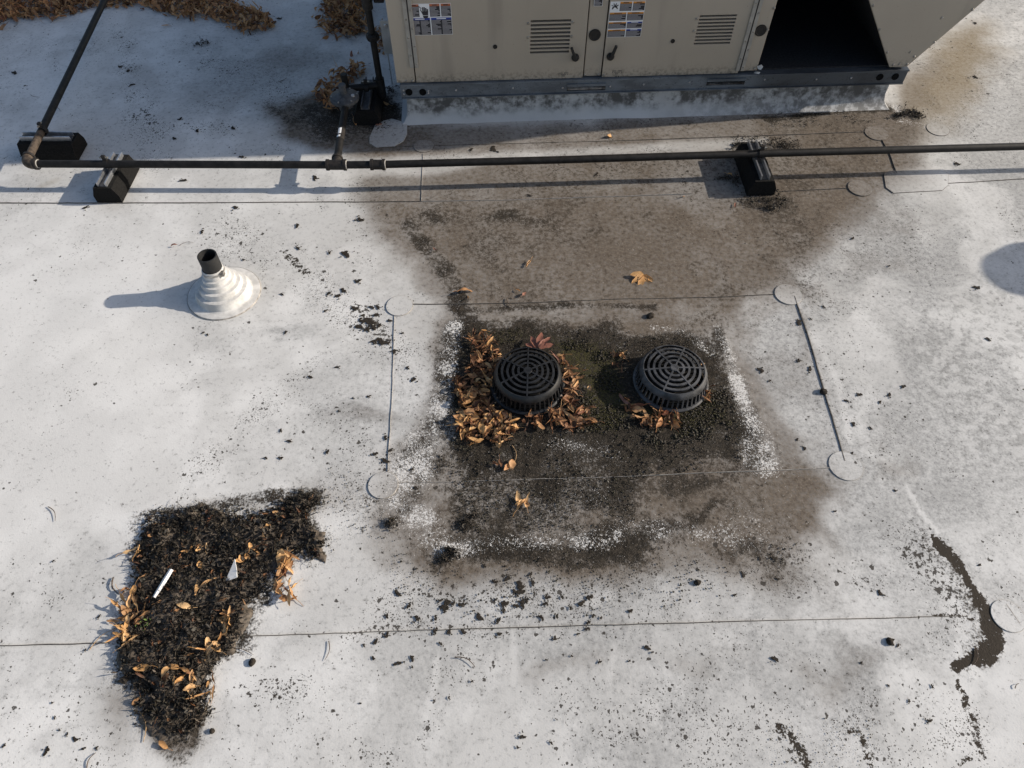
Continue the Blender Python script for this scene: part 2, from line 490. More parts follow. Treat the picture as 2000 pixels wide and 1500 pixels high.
# brown silt film
paint_poly('brown', [(690, 300), (780, 240), (1100, 235), (1740, 200), (1800, 240), (1790, 330), (1700, 400), (1600, 470), (1500, 560), (1430, 620), (1420, 700), (1500, 860), (1580, 930), (1590, 1030), (1500, 1105), (1150, 1120), (850, 1120), (760, 1060), (770, 960), (850, 850), (880, 700), (875, 610), (800, 520), (730, 440), (700, 380)], .84, .10, .14)
paint_poly('brown', [(760, 400), (1000, 395), (1500, 390), (1650, 400), (1560, 480), (1470, 560), (1200, 580), (920, 600), (860, 520), (800, 460)], .90, .13, .14)
paint_poly('brown', [(500, 215), (600, 180), (780, 180), (790, 290), (640, 300), (560, 270)], .99, .09, .16)
paint_poly('silt', [(560, 230), (640, 195), (770, 190), (780, 262), (660, 280)], .42, .08, .12)
paint_poly('brown', [(1490, 215), (1740, 205), (1800, 240), (1810, 330), (1700, 390), (1500, 400), (1480, 300)], .70, .09, .12)
paint_poly('brown', [(1200, 945), (1470, 915), (1590, 950), (1600, 1050), (1480, 1100), (1250, 1100)], .42, .28, .4)
for c in ((1300, 960, 60, 26), (1400, 985, 70, 34), (1480, 960, 50, 26), (1350, 1040, 70, 26), (1260, 1030, 30, 34), (1530, 1010, 60, 30)):
    paint_blob('brown', c[:2], c[2], c[3], .55, .3)
for c in ((1290, 945, 70, 12), (1400, 950, 60, 10), (1480, 945, 40, 14), (1260, 990, 30, 40), (1370, 1000, 60, 12), (1230, 1080, 90, 14), (1090, 1095, 60, 20), (980, 1090, 60, 12), (860, 1090, 40, 14), (1450, 1080, 60, 12), (770, 1010, 14, 12), (700, 1000, 30, 16)):
    paint_blob('silt', c[:2], c[2], c[3], .40, .25)
paint_poly('brown', [(836, 1075), (848, 985), (895, 960), (900, 1010), (880, 1080)], .9, .03, .06)
paint_line('brown', [(880, 640), (860, 760), (800, 900), (760, 1010)], .06, .45)
paint_poly('brown', [(790, 590), (900, 590), (890, 700), (870, 820), (790, 960), (760, 1060), (730, 1000), (800, 850), (830, 700)], .30, .08, .12)
paint_poly('brown', [(770, 1030), (850, 1060), (1250, 1070), (1500, 1050), (1520, 1110), (1200, 1130), (880, 1140), (790, 1110)], .62, .06, .12)
paint_poly('brown', [(850, 570), (1470, 555), (1425, 650), (885, 655)], .60, .07, .15)
paint_poly('brown', [(1450, 395), (1700, 375), (1620, 450), (1530, 530), (1450, 590), (1380, 570)], .65, .08, .15)
paint_poly('brown', [(740, 1020), (850, 1040), (1250, 1050), (1560, 1000), (1620, 1040), (1500, 1130), (1150, 1145), (850, 1150), (750, 1100)], .40, .10, .25)
paint_line('brown', [(830, 540), (878, 620), (872, 720), (840, 830), (785, 940), (765, 1050)], [.06, .06, .06, .08, .10, .10], .46, None, .2)
paint_line('brown', [(1530, 530), (1440, 615), (1428, 700), (1468, 800), (1530, 890), (1600, 960)], [.06, .06, .055, .07, .09, .11], .42, None, .25)
paint_blob('brown', (870, 430), 110, 30, .6)
paint_blob('brown', (1200, 560), 300, 22, .5)
paint_blob('brown', (870, 1010), 26, 55, .85)
paint_blob('brown', (1340, 985), 150, 38, .6)
paint_blob('brown', (900, 1100), 160, 18, .65)
paint_blob('brown', (1090, 1105), 90, 26, .6)
paint_blob('brown', (690, 960), 70, 40, .25)
paint_blob('brown', (720, 500), 90, 70, .22)
paint_blob('brown', (245, 1375), 30, 50, .55)
paint_blob('brown', (340, 1440), 70, 22, .55)
paint_blob('brown', (600, 985), 60, 26, .55)
paint_line('brown', [(330, 1000), (420, 982), (500, 990)], .03, .45)
paint_line('brown', [(1560, 560), (1470, 620), (1450, 700), (1480, 790), (1560, 900), (1600, 960)], .05, .40)
paint_line('brown', [(1700, 400), (1600, 480), (1520, 560)], .05, .35)
# lighter strips through the brown
LAY['brown'] *= 1 - .62 * sm01(.5 - poly_sd(X + WX * .05, Y + WY * .05, gp([(640, 310), (980, 296), (1500, 268), (1480, 290), (1000, 312), (820, 345), (650, 345)])) / .07)
LAY['brown'] *= 1 - .08 * sm01(.5 - poly_sd(X + WX * .08, Y + WY * .08, gp([(800, 606), (1300, 598), (1400, 600), (1380, 625), (1000, 632), (880, 640)])) / .06)
# yellowish film right of the unit
paint_poly('tan', [(1790, 150), (1860, 60), (1930, 40), (1945, 110), (1900, 170), (1840, 220), (1780, 230)], .95, .16, .2)
paint_poly('tan', [(1740, 240), (1780, 150), (1900, 60), (1960, 90), (1880, 220), (1800, 290)], .6, .12, .2)
paint_poly('brown', [(1740, 200), (1770, 120), (1840, 110), (1830, 200), (1780, 250)], .45, .10, .15)
paint_blob('tan', (1600, 250), 150, 40, .25)
paint_line('tan', [(75, 365), (110, 350)], .02, .25)
# grey film
paint_poly('grey', [(1480, 560), (1650, 420), (1800, 350), (2100, 330), (2100, 700), (1900, 1000), (1700, 1050), (1560, 950), (1480, 780), (1440, 660)], .58, .25, .3)
paint_poly('grey', [(1300, 1120), (2000, 900), (2100, 1100), (1880, 1180), (1850, 1420), (1500, 1500), (1100, 1480), (1000, 1300)], .34, .2, .3)
paint_poly('grey', [(640, 1060), (800, 1130), (1300, 1130), (1300, 1250), (500, 1250), (520, 1160)], .24, .1, .2)
paint_poly('grey', [(1750, 100), (2200, 0), (2200, 360), (1800, 340)], .42, .2, .3)
paint_poly('grey', [(550, 780), (760, 600), (850, 700), (840, 860), (760, 960), (560, 960)], .26, .16, .3)
paint_poly('grey', [(760, 1130), (1500, 1110), (1800, 1080), (1850, 1280), (1500, 1350), (800, 1300)], .28, .14, .3)
paint_poly('grey', [(640, 1260), (1000, 1250), (900, 1420), (700, 1420)], .26, .12, .3)
paint_poly('grey', [(340, 60), (700, 60), (760, 250), (700, 310), (520, 260), (400, 200)], .50, .2, .3)
for c in ((1740, 425, 60, 30), (1690, 500, 80, 35), (1610, 560, 60, 30), (1530, 620, 30, 20), (1520, 745, 70, 30), (1560, 690, 90, 60), (1720, 905, 20, 14), (1735, 860, 30, 20), (1660, 1270, 60, 40), (1600, 1290, 40, 30), (1560, 1000, 60, 30), (90, 1310, 90, 10), (190, 1285, 60, 8), (80, 1445, 40, 14), (560, 655, 40, 16), (700, 815, 70, 30), (510, 1265, 30, 10), (1150, 1290, 120, 40)):
    paint_blob('grey', c[:2], c[2], c[3], .78, .3)
paint_poly('grey', [(1762, 700), (1790, 640), (1812, 595), (1824, 640), (1815, 700), (1826, 760), (1805, 800), (1790, 740)], .9, .012, .05)
for c in ((1740, 425, 60, 30), (1690, 500, 80, 30), (1610, 560, 60, 26), (1540, 625, 26, 30), (1520, 745, 50, 26), (1575, 700, 30, 50), (1720, 905, 20, 12), (1735, 860, 26, 16), (1660, 1275, 50, 30), (1600, 1290, 30, 20), (1450, 640, 20, 50), (1450, 580, 40, 20), (700, 820, 50, 24), (300, 150, 60, 40), (430, 200, 90, 40), (560, 120, 70, 40), (1560, 1300, 40, 40), (1380, 1290, 60, 30), (1100, 1290, 90, 20)):
    paint_blob('brown', c[:2], c[2], c[3], .34, .35)
# scaly rain marks at the right edge
paint_poly('scaly', [(1780, 590), (1900, 560), (2150, 600), (2150, 960), (1900, 900), (1840, 830), (1790, 700)], .9, .12, .25)
paint_poly('scaly', [(1890, 20), (2100, 0), (2150, 160), (1960, 170), (1930, 100)], .75, .1, .2)
# the sump: dark silt, pale bloom, moss
paint_poly('silt', [(890, 645), (1000, 645), (1150, 640), (1260, 660), (1340, 655), (1400, 680), (1430, 740), (1448, 830), (1450, 900), (1330, 920), (1200, 935), (900, 940), (855, 930), (855, 870), (885, 800), (895, 720)], .88, .07, .22)
paint_poly('silt', [(860, 935), (1230, 935), (1260, 970), (1235, 1040), (1060, 1035), (940, 1055), (895, 1065), (885, 1000)], .62, .09, .35)
for c in ((900, 1000, 20, 34), (980, 1020, 50, 14), (1090, 960, 70, 12), (1180, 1010, 40, 24), (920, 1045, 26, 10), (1215, 985, 24, 30)):
    paint_blob('silt', c[:2], c[2], c[3], .45, .3)
paint_poly('silt', [(920, 660), (1400, 660), (1430, 780), (1400, 860), (1150, 880), (1000, 880), (900, 850)], .70, .06, .10)
paint_line('silt', [(890, 590), (930, 640), (1090, 640)], .05, .55)
paint_line('silt', [(800, 440), (880, 540), (900, 600)], .045, .52)
paint_blob('silt', (840, 430), 40, 16, .5)
paint_blob('silt', (1000, 425), 60, 14, .45)
paint_line('silt', [(900, 606), (1110, 596), (1280, 600)], .02, .46)
paint_line('silt', [(1320, 940), (1350, 1020), (1240, 1060)], .05, .34)
paint_line('silt', [(960, 1075), (1090, 1090), (1250, 1075)], .05, .46)
paint_line('silt', [(1500, 232), (1600, 222), (1735, 212)], .022, .62)
paint_line('silt', [(1440, 290), (1520, 285), (1560, 282)], .03, .48)
paint_blob('silt', (1490, 392), 50, 12, .7)
paint_blob('silt', (720, 225), 80, 35, .85)
paint_line('silt', [(300, 1005), (400, 985), (545, 965), (620, 968)], .025, .52)
paint_blob('silt', (570, 975), 45, 14, .62)
paint_blob('silt', (1570, 510), 30, 120, .28)
paint_line('white', [(890, 640), (880, 700), (850, 800), (800, 920)], [.04, .05, .06, .09], .80, None, .06)
paint_line('white', [(1400, 640), (1430, 700), (1450, 800), (1490, 900)], [.02, .025, .04, .07], .80, None, .06)
paint_blob('white', (1480, 850), 22, 50, .55)
paint_line('white', [(890, 1070), (1000, 1058), (1200, 1050)], .035, .62)
paint_blob('white', (955, 985), 22, 18, .60)
paint_blob('white', (1130, 985), 80, 28, .44)
paint_line('white', [(1080, 870), (1180, 880), (1210, 900)], .03, .40)
paint_line('white', [(1280, 640), (1340, 650), (1390, 690)], .025, .58)
paint_line('white', [(780, 990), (850, 1050)], .07, .66)
paint_blob('white', (1300, 1040), 120, 18, .48)
paint_blob('white', (1460, 1040), 60, 40, .42)
paint_line('white', [(1745, 205), (1760, 235), (1800, 245)], .03, .62)
paint_line('silt', [(890, 640), (870, 720), (845, 820), (800, 920), (790, 985)], [.03, .05, .06, .08, .05], .46, None, .10)
paint_line('silt', [(1405, 650), (1440, 740), (1462, 830), (1490, 900)], [.02, .03, .05, .06], .44, None, .10)
paint_line('silt', [(880, 1060), (1000, 1060), (1220, 1050)], .04, .40, None, .1)
paint_poly('silt', [(270, 1005), (400, 978), (500, 990), (560, 955), (640, 960), (615, 1010), (650, 1065), (615, 1105), (560, 1090), (530, 1150), (485, 1190), (480, 1240), (450, 1290), (415, 1310), (412, 1400), (380, 1445), (320, 1465), (262, 1420), (250, 1330), (230, 1310), (238, 1200), (255, 1100)], .48, .035, .16)
paint_poly('brown', [(262, 1385), (255, 1330), (300, 1330), (400, 1400), (380, 1450), (310, 1462), (275, 1430)], .95, .02, .05)
paint_blob('brown', (230, 1360), 30, 36, .5, .2)
paint_poly('moss', [(1090, 670), (1210, 680), (1230, 800), (1200, 850), (1120, 840), (1140, 760), (1100, 720)], .68, .07, .2)
paint_poly('moss', [(930, 640), (1110, 640), (1140, 690), (960, 680)], .26, .06, .2)
paint_poly('moss', [(1240, 790), (1400, 780), (1440, 840), (1300, 870)], .36, .07, .2)
paint_line('moss', [(1240, 800), (1330, 810), (1400, 770)], .04, .5)
paint_blob('moss', (980, 650), 60, 20, .35)
# smooth mud streaks
paint_line('mud', [(1842, 1062), (1868, 1100), (1890, 1150), (1915, 1195), (1938, 1245), (1930, 1270), (1895, 1290), (1862, 1306)], [.012, .032, .028, .026, .038, .036, .024, .022], .84, None, .13)
paint_line('silt', [(1835, 1065), (1862, 1110), (1885, 1160), (1905, 1205), (1925, 1255), (1890, 1295)], .045, .34, None, .15)
paint_line('mud', [(1868, 1335), (1882, 1362), (1902, 1425), (1915, 1480)], [.016, .018, .016, .010], .62, None, .05)
paint_line('mud', [(1820, 1204), (1900, 1207)], .008, .62)
paint_line('mud', [(1515, 1425), (1550, 1460), (1585, 1510)], [.018, .026, .028], .60, None, .08)
paint_line('mud', [(1655, 1432), (1680, 1425), (1695, 1460), (1705, 1510)], [.014, .020, .020, .024], .54, None, .08)
paint_line('mud', [(1890, 1475), (1860, 1505)], .012, .55)
paint_line('mud', [(545, 490), (570, 515), (600, 530)], [.014, .026, .026], .56, None, .1)
paint_line('mud', [(430, 450), (470, 470), (495, 490)], [.008, .010, .012], .40, None, .1)
paint_blob('mud', (712, 628), 26, 12, .52); paint_blob('mud', (745, 665), 22, 7, .62); paint_blob('mud', (655, 575), 22, 7, .52); paint_blob('mud', (690, 600), 8, 7, .6)
paint_blob('mud', (1020, 1150), 22, 26, .42)
paint_line('mud', [(445, 1358), (480, 1352), (510, 1350), (545, 1372), (575, 1360)], .018, .42, None, .1)
paint_blob('mud', (330, 1410), 24, 14, .8); paint_blob('mud', (660, 900), 1, 1, 0)
paint_blob('mud', (1930, 840), 12, 8, .4)
# speckle of mud flakes
for pts, rad, v in (
    ([(430, 445), (560, 510), (640, 580), (730, 640), (790, 700)], .10, .55), ([(240, 70), (260, 150), (275, 225), (300, 260), (320, 320)], .07, .95),
    ([(275, 205), (260, 230), (290, 240)], .04, .95), ([(300, 235), (420, 250)], .06, .75), ([(480, 130), (560, 200)], .10, .35), ([(390, 80), (420, 130), (440, 150)], .06, .35),
    ([(700, 400), (690, 440), (710, 520)], .05, .35), ([(640, 690), (560, 760), (480, 830), (400, 890), (350, 930)], .04, .60),
    ([(520, 800), (640, 830), (720, 920)], .12, .22), ([(780, 1180), (900, 1150), (1050, 1150), (1250, 1130), (1450, 1110), (1560, 1085)], .10, .55),
    ([(760, 1200), (900, 1190), (1080, 1200), (1200, 1190)], .10, .50), ([(640, 1245), (760, 1240), (900, 1230), (1150, 1225)], .025, .60),
    ([(850, 1330), (880, 1310), (960, 1300)], .05, .40), ([(820, 1430), (870, 1350)], .02, .45), ([(1040, 1350), (1200, 1370), (1330, 1390), (1400, 1420)], .05, .40),
    ([(1400, 1420), (1500, 1470), (1600, 1480), (1800, 1450)], .16, .42), ([(1780, 1060), (1830, 1110), (1850, 1180), (1830, 1230)], .08, .62),
    ([(1640, 1100), (1740, 1170), (1790, 1200)], .06, .45), ([(1880, 1400), (1890, 1500)], .06, .60), ([(1720, 1030), (1800, 1070)], .05, .5),
    ([(1780, 90), (1830, 220), (1880, 260)], .05, .30), ([(1900, 180), (1860, 240)], .07, .32), ([(1600, 600), (1620, 760), (1700, 880)], .16, .20),
    ([(1400, 470), (1520, 480), (1560, 430)], .16, .22), ([(1600, 480), (1750, 430), (1800, 480)], .16, .16), ([(700, 870), (800, 880)], .12, .14),
    ([(640, 1380), (690, 1440), (760, 1480)], .025, .75), ([(470, 1350), (580, 1365), (640, 1360)], .03, .85), ([(60, 1430), (150, 1440), (200, 1460)], .06, .26),
    ([(130, 1370), (220, 1350)], .06, .22), ([(1150, 240), (1500, 235), (1700, 240)], .06, .26), ([(1560, 300), (1700, 300)], .06, .3),
    ([(900, 1000), (1200, 1010), (1400, 1000)], .14, .45), ([(640, 980), (720, 1010), (760, 1060)], .06, .35), ([(850, 300), (1300, 330), (1450, 300)], .08, .22),
    ([(1480, 1010), (1540, 1080), (1440, 1100)], .08, .35), ([(1120, 1440), (1300, 1480)], .12, .12), ([(1200, 1200), (1350, 1260), (1500, 1250)], .14, .14)):
    paint_line('speck', pts, rad, v, None, .12)
paint_line('blot', [(850, 1175), (950, 1160), (1030, 1165)], .05, .42); paint_line('blot', [(1090, 1170), (1160, 1180)], .05, .30)
paint_line('blot', [(700, 600), (760, 650)], .05, .34); paint_blob('blot', (920, 720), 10, 8, 0)
paint_line('blot', [(700, 1232), (850, 1226)], .012, .46); paint_line('blot', [(1540, 1460), (1560, 1480)], .05, .40)
paint_line('blot', [(1790, 1080), (1850, 1170)], .05, .33); paint_line('blot', [(262, 225), (280, 212), (300, 240)], .03, .50)
paint_line('blot', [(425, 452), (470, 470), (495, 492)], .016, .46); paint_line('blot', [(560, 500), (600, 535)], .03, .50); paint_line('blot', [(690, 600), (740, 640), (760, 668)], .04, .40); paint_line('blot', [(1780, 1075), (1830, 1130), (1870, 1190)], .06, .36); paint_line('blot', [(470, 1352), (560, 1372)], .02, .42); paint_line('blot', [(645, 1380), (690, 1440)], .014, .46); paint_line('blot', [(1640, 1110), (1720, 1165)], .03, .34)
# clean sheet at the left
paint_poly('clean', [(-300, 400), (350, 420), (360, 900), (280, 980), (-300, 1250)], .75, .2, .3)
paint_poly('clean', [(1950, 1250), (2200, 1150), (2200, 1700), (1920, 1600)], .8, .06, .1)
# outside of what was photographed the sheet goes on with the same faint film
far = sm01((np.maximum(np.abs(X) - 3.0, 0) + np.maximum(np.abs(Y - 2.6) - 2.9, 0)) / .8)
comb('grey', far * .45 * fbm(X, Y, .8, 4)); comb('speck', far * .3 * sm01((fbm(X + 5, Y, .6, 4) - .5) * 4))

dxr, dyr = X - .36, Y - 1.75
ang, rad_ = np.arctan2(dyr, dxr), np.hypot(dxr, dyr)
streak = .6 * vnoise(ang * 9 + WX * 2.0, rad_ * 1.6, 1.0) + .4 * vnoise(ang * 26 + WX * 3, rad_ * 3.0, 1.0)
bm0 = LAY['brown'].copy()
wxx, wyy = X + WX * .55, Y + WY * .55
f1 = fbm(wxx + 2, wyy + 11, 2.2, 5); f2 = fbm(wxx - 7, wyy + 5, 5.0, 4); f3 = fbm(X * 1.0 + 31, Y + 17, 18, 3)
bm0 = bm0 * (1 - .55 * (1 - bm0) * sm01((f2 - .40) / .25))
LAY['brown'] = np.clip(bm0 * (.84 + .44 * f1 + .20 * (streak - .5)), 0, 1)
LAY['silt'] = 1 - (1 - LAY['silt']) * (1 - np.clip(bm0 * (.24 * sm01((f2 - .36) / .3) + .20 * (streak - .48) + .10 * (f3 - .5)), 0, .6))
tide = sm01((1 - np.abs(2 * fbm(wxx + 1.3, wyy - 4, 1.7, 4) - 1) * 7.0)) * sm01((f2 - .38) / .2)
tide2 = sm01((1 - np.abs(2 * fbm(wxx - 9, wyy + 2, 3.1, 4) - 1) * 9.0)) * sm01((f1 - .42) / .15)
dirty = np.clip(1 - LAY['clean'] * .9, 0, 1)
edge_r = sm01((X + .9) / 1.6)
LAY['grey'] = np.clip(LAY['grey'] * (.52 + 1.0 * sm01((f1 - .34) / .3)), 0, 1)
comb('grey', dirty * (.42 * tide + .34 * tide2) * (.35 + .65 * edge_r))
comb('grey', dirty * (.10 + .42 * edge_r) * sm01((f1 - .40) / .22))
comb('grey', dirty * .34 * sm01((f2 - .50) / .16) * (.4 + .6 * edge_r))
comb('speck', dirty * .20 * sm01((f2 - .52) / .12) * sm01((f3 - .42) / .2))
scuff = np.zeros(X.shape)
for pts, w_, v_ in (([(1768, 948), (1800, 1000), (1836, 1042)], .010, .8), ([(1590, 650), (1640, 760), (1660, 860)], .016, .5), ([(560, 700), (640, 680), (705, 645)], .012, .5), ([(1150, 1180), (1190, 1160)], .02, .4), ([(850, 1290), (848, 1330), (830, 1400)], .012, .6), ([(1000, 1230), (1004, 1330)], .010, .5), ([(1690, 880), (1780, 930)], .02, .4), ([(1200, 1260), (1190, 1330)], .010, .5), ([(300, 700), (420, 720), (520, 700)], .010, .3)):
    P_ = gp(pts); d_ = np.minimum.reduce([seg_dist(X + WX * .03, Y + WY * .03, P_[i], P_[i + 1]) for i in range(len(P_) - 1)])
    scuff = np.maximum(scuff, v_ * sm01(1.5 - d_ / w_))
LAY['grey'] *= 1 - scuff; LAY['clean'] = np.maximum(LAY['clean'], scuff)
comb('speck', .5 * tide * dirty * sm01((f3 - .45) / .15))
LAY['lowf'] = sm01((.6 * fbm(X, Y, 1.5, 5) + .4 * fbm(X + 3, Y + 8, 9, 3) - .36) / .28)
LAY['silt'] *= .72 + .56 * sm01((fbm(X + 2, Y + 6, 11, 3) - .3) / .4)
LAY['white'] *= .55 + .6 * sm01((fbm(X + 7, Y + 1, 14, 3) - .3) / .4)
LAY['speck'] *= .25 + 1.15 * sm01((fbm(X + 4, Y + 3, 10, 3) - .34) / .3)
LAY['brown'] *= .88 + .22 * fbm(X + 1, Y + 2, 4, 4)
nx, ny = len(ax), len(ay)
idx = np.arange(nx * ny).reshape(ny, nx)
quads = np.stack([idx[:-1, :-1], idx[:-1, 1:], idx[1:, 1:], idx[1:, :-1]], -1).reshape(-1, 4)
Z = (fbm(X, Y, 1.6, 3) - .5) * .006 * (1 - far)
me = np_mesh('roof_membrane', np.stack([X, Y, Z - .003], -1), quads, 'membrane', None, True)
STAINS = (('stain_a', ('brown', 'grey', 'silt', 'white')), ('stain_b', ('speck', 'moss', 'mud', 'tan')), ('stain_c', ('scaly', 'blot', 'lowf', 'clean')))
PATCH_KEEP = {'lowf': 1.0, 'silt': .5, 'mud': .2, 'speck': .9, 'grey': .85, 'brown': .97, 'tan': .95}
for nm, ks in STAINS:
    at = me.attributes.new(nm, 'FLOAT_COLOR', 'POINT')
    at.data.foreach_set('color', np.stack([LAY[k] for k in ks], -1).astype(np.float32).ravel())
roof = link(bpy.data.objects.new('roof_membrane', me))
tag(roof, 'weathered white single-ply roof membrane with brown and black dirt stains', None, None, 'structure')

# seams: lapped sheet edges as low lips
def seam(pts, w=.004, h=.0022, mat='seam'):
    P = [Vector((p[0], p[1], 0)) for p in gp(pts)]
    Q = []
    for i in range(len(P) - 1):
        n = max(2, int((P[i + 1] - P[i]).length / .04))
        for k in range(n):
            Q.append(P[i].lerp(P[i + 1], k / n))
    Q.append(P[-1])
    v, f = [], []
    for i, p in enumerate(Q):
        d = (Q[min(i + 1, len(Q) - 1)] - Q[max(i - 1, 0)]).normalized(); s = Vector((-d.y, d.x, 0))
        j = (vnoise(p.x, p.y, 22) - .5) * .003
        ww = w * .62 * (.45 + 1.0 * vnoise(p.x + 7, p.y, 9))
        for a, z in ((-ww, -.003), (-ww * .6, h * .6), (ww * .6, h * .6), (ww, -.003)):
            q = p + s * (a + j); v.append((q.x, q.y, z))
    for i in range(len(Q) - 1):
        for k in range(3):
            f.append((4 * i + k, 4 * i + k + 1, 4 * i + k + 5, 4 * i + k + 4))
    return MB().add(v, f).build('seam', mat, roof)
seam([(-200, 396), (0, 396), (300, 396), (700, 394), (823, 393)], .003, .0025)
seam([(823, 393), (1000, 390), (1150, 385), (1350, 378)], .0018, .002, 'seam_pale')
seam([(1515, 374), (1660, 367)], .002, .002); seam([(1850, 358), (2000, 349), (2200, 338)], .002, .002)
seam([(732, 288), (852, 284), (1200, 275), (1450, 266), (1690, 257)], .002, .002)
seam([(826, 300), (823, 393)], .0018, .0018, 'seam_pale')
seam([(1722, 272), (1738, 300), (1752, 338)], .0035, .003)
seam([(800, 594), (1000, 592), (1200, 584), (1400, 580), (1520, 574)], .0022, .0016)
seam([(1552, 578), (1580, 660), (1606, 750), (1630, 830), (1650, 900)], .0050, .003)
seam([(774, 943), (900, 940), (1200, 931), (1400, 922), (1620, 914)], .0018, .0012, 'seam_pale')
seam([(770, 616), (766, 760), (757, 924)], .0014, .0006, 'seam_pale')
seam([(-200, 1268), (0, 1261), (215, 1255)], .0024, .0025); seam([(470, 1243), (700, 1235), (1000, 1225), (1500, 1212), (1890, 1203)], .0020, .0018)
seam([(1965, 1180), (1992, 1218)], .004, .002, 'seam_pale')
def patch(P, h=.0010, keep=.92):
    if sum(P[i][0] * P[(i + 1) % len(P)][1] - P[(i + 1) % len(P)][0] * P[i][1] for i in range(len(P))) < 0: P = P[::-1]
    o = MB().prism(P, -.003, h).build('patch', 'membrane', roof)
    for nm, ks in STAINS:
        at = o.data.attributes.new(nm, 'FLOAT_COLOR', 'POINT')
        vals = []
        for v_ in o.data.vertices:
            k_ = np.searchsorted(ay, v_.co.y) * nx + np.searchsorted(ax, v_.co.x)
            vals += [float(LAY[q_][k_]) * PATCH_KEEP.get(q_, .75) * (1 if q_ == 'lowf' else keep) for q_ in ks]
        at.data.foreach_set('color', vals)
    c = Vector((sum(p[0] for p in P) / len(P), sum(p[1] for p in P) / len(P), 0))
    ring = [Vector((p[0], p[1], 0)) for p in P]
    v, f = [], []
    n = len(ring)
    for i, p in enumerate(ring):
        d = (p - c).normalized()
        w = .0003 + .0020 * float(vnoise(p.x, p.y, 11)) ** 2
        for a, z in ((-.0004, h + .0003), (w, h * .6), (w, -.003)):
            q = p + d * a; v.append((q.x, q.y, z))
    for i in range(n):
        for k in range(2):
            f.append((3 * i + k, 3 * i + k + 1, 3 * ((i + 1) % n) + k + 1, 3 * ((i + 1) % n) + k))
    e = MB().add(v, [q[::-1] for q in f]).build('patch_edge', 'seam_pale' if keep < .9 else 'seam', o)
    return o
def round_patch(x, y, r, keep=.92):
    c = G(x, y)
    return patch([(c[0] + r * math.cos(2 * math.pi * k / 40), c[1] + r * math.sin(2 * math.pi * k / 40)) for k in range(40)], .0010, keep)
for x, y, r in ((828, 285, .058), (1712, 260, .066), (1680, 367, .064), (780, 597, .062), (1540, 575, .064), (1652, 910, .066), (748, 947, .058), (1969, 1203, .057), (1832, 252, .064)):
    round_patch(x, y, r, .74 if y > 500 else .92)
patch(gp([(1726, 340), (1738, 334), (1840, 330), (1852, 340), (1852, 362), (1840, 372), (1745, 377), (1730, 366)]))
patch(gp([(722, 268), (722, 280), (735, 288), (770, 286), (788, 276), (795, 262), (795, 240), (765, 232), (735, 240)]), .0016, .45)

# ------------------------------------------------------------------ rooftop unit
A_ = GV(795, 237); B_ = GV(1735, 208)
UYAW = math.atan2(B_.y - A_.y, B_.x - A_.x)
unit = empty('rooftop_unit', A_, UYAW)
tag(unit, 'tan rooftop air handling unit with louvered access doors and warning labels', 'air unit')
curb = empty('roof_curb', A_, UYAW)
tag(curb, 'low curb wrapped in dirty white membrane beneath the tan rooftop unit', 'curb')
DEPTH = 1.9
# curb: concave flashing, four sides
prof = [(.035, -.004), (.012, .010), (-.004, .035), (-.012, .075), (-.016, .176)]
def curb_ring(prof, u0, u1, d0, d1):
    v, f = [], []
    NU = 30
    path = [(u0 + (u1 - u0) * k / NU, 0) for k in range(NU)] + [(u1, (d1 - d0) * k / 8) for k in range(8)] + [(u1 - (u1 - u0) * k / NU, d1 - d0) for k in range(NU)] + [(u0, (d1 - d0) * (1 - k / 8)) for k in range(8)]
    cu, cd = (u0 + u1) / 2, (d1 - d0) / 2
    m = len(path)
    for (t, z) in prof:
        for (u, d) in path:
            su = (u - cu) / ((u1 - u0) / 2); sd = (d - cd) / ((d1 - d0) / 2)
            uu = cu + su * ((u1 - u0) / 2 + t); dd = cd + sd * ((d1 - d0) / 2 + t)
            wob = (vnoise(u, d + z, 7) - .5) * .012
            v.append((uu, dd + wob * (1 if d == 0 else 0), z))
    for i in range(len(prof) - 1):
        for k in range(m):
            f.append((i * m + k, i * m + (k + 1) % m, (i + 1) * m + (k + 1) % m, (i + 1) * m + k))
    return MB().add(v, f)
curb_ring(prof, .0, 2.84, 0, DEPTH - .1).build('flashing', 'curb', curb, True)
MB().box((.01, .012, .150), (2.83, DEPTH - .12, .171)).build('curb_top', 'curb', curb)
for u in (.62, 1.95):
    MB().box((u, -.006 + .02, .03), (u + .07, .04, .174)).build('flashing_lap', 'curb', curb)

def panel(name, u0, u1, z0, z1, y, holes=(), thick=.02, mat='tan', parent=unit, bevel=.003):
    us = sorted({u0, u1, *[h[0] for h in holes], *[h[1] for h in holes]})
    zs = sorted({z0, z1, *[h[2] for h in holes], *[h[3] for h in holes]})
    bm = bmesh.new()
    vs = {(i, j): bm.verts.new((u, y, z)) for i, u in enumerate(us) for j, z in enumerate(zs)}
    for i in range(len(us) - 1):
        for j in range(len(zs) - 1):
            cu, cz = (us[i] + us[i + 1]) / 2, (zs[j] + zs[j + 1]) / 2
            if any(h[0] < cu < h[1] and h[2] < cz < h[3] for h in holes): continue
            bm.faces.new((vs[i, j], vs[i + 1, j], vs[i + 1, j + 1], vs[i, j + 1]))
    for q in [q for q in bm.verts if not q.link_faces]: bm.verts.remove(q)
    me = bpy.data.meshes.new(name); bm.to_mesh(me); bm.free(); me.materials.append(M[mat])
    o = link(bpy.data.objects.new(name, me), parent)
    s = o.modifiers.new('thickness', 'SOLIDIFY'); s.thickness = thick; s.offset = -1
    if bevel and not holes:
        b = o.modifiers.new('bevel', 'BEVEL'); b.width = bevel; b.segments = 2; b.limit_method = 'ANGLE'
    return o
FY = -.03                                              # plane of the doors, local
ZB, ZT, ZCAP = .262, 1.30, 1.52
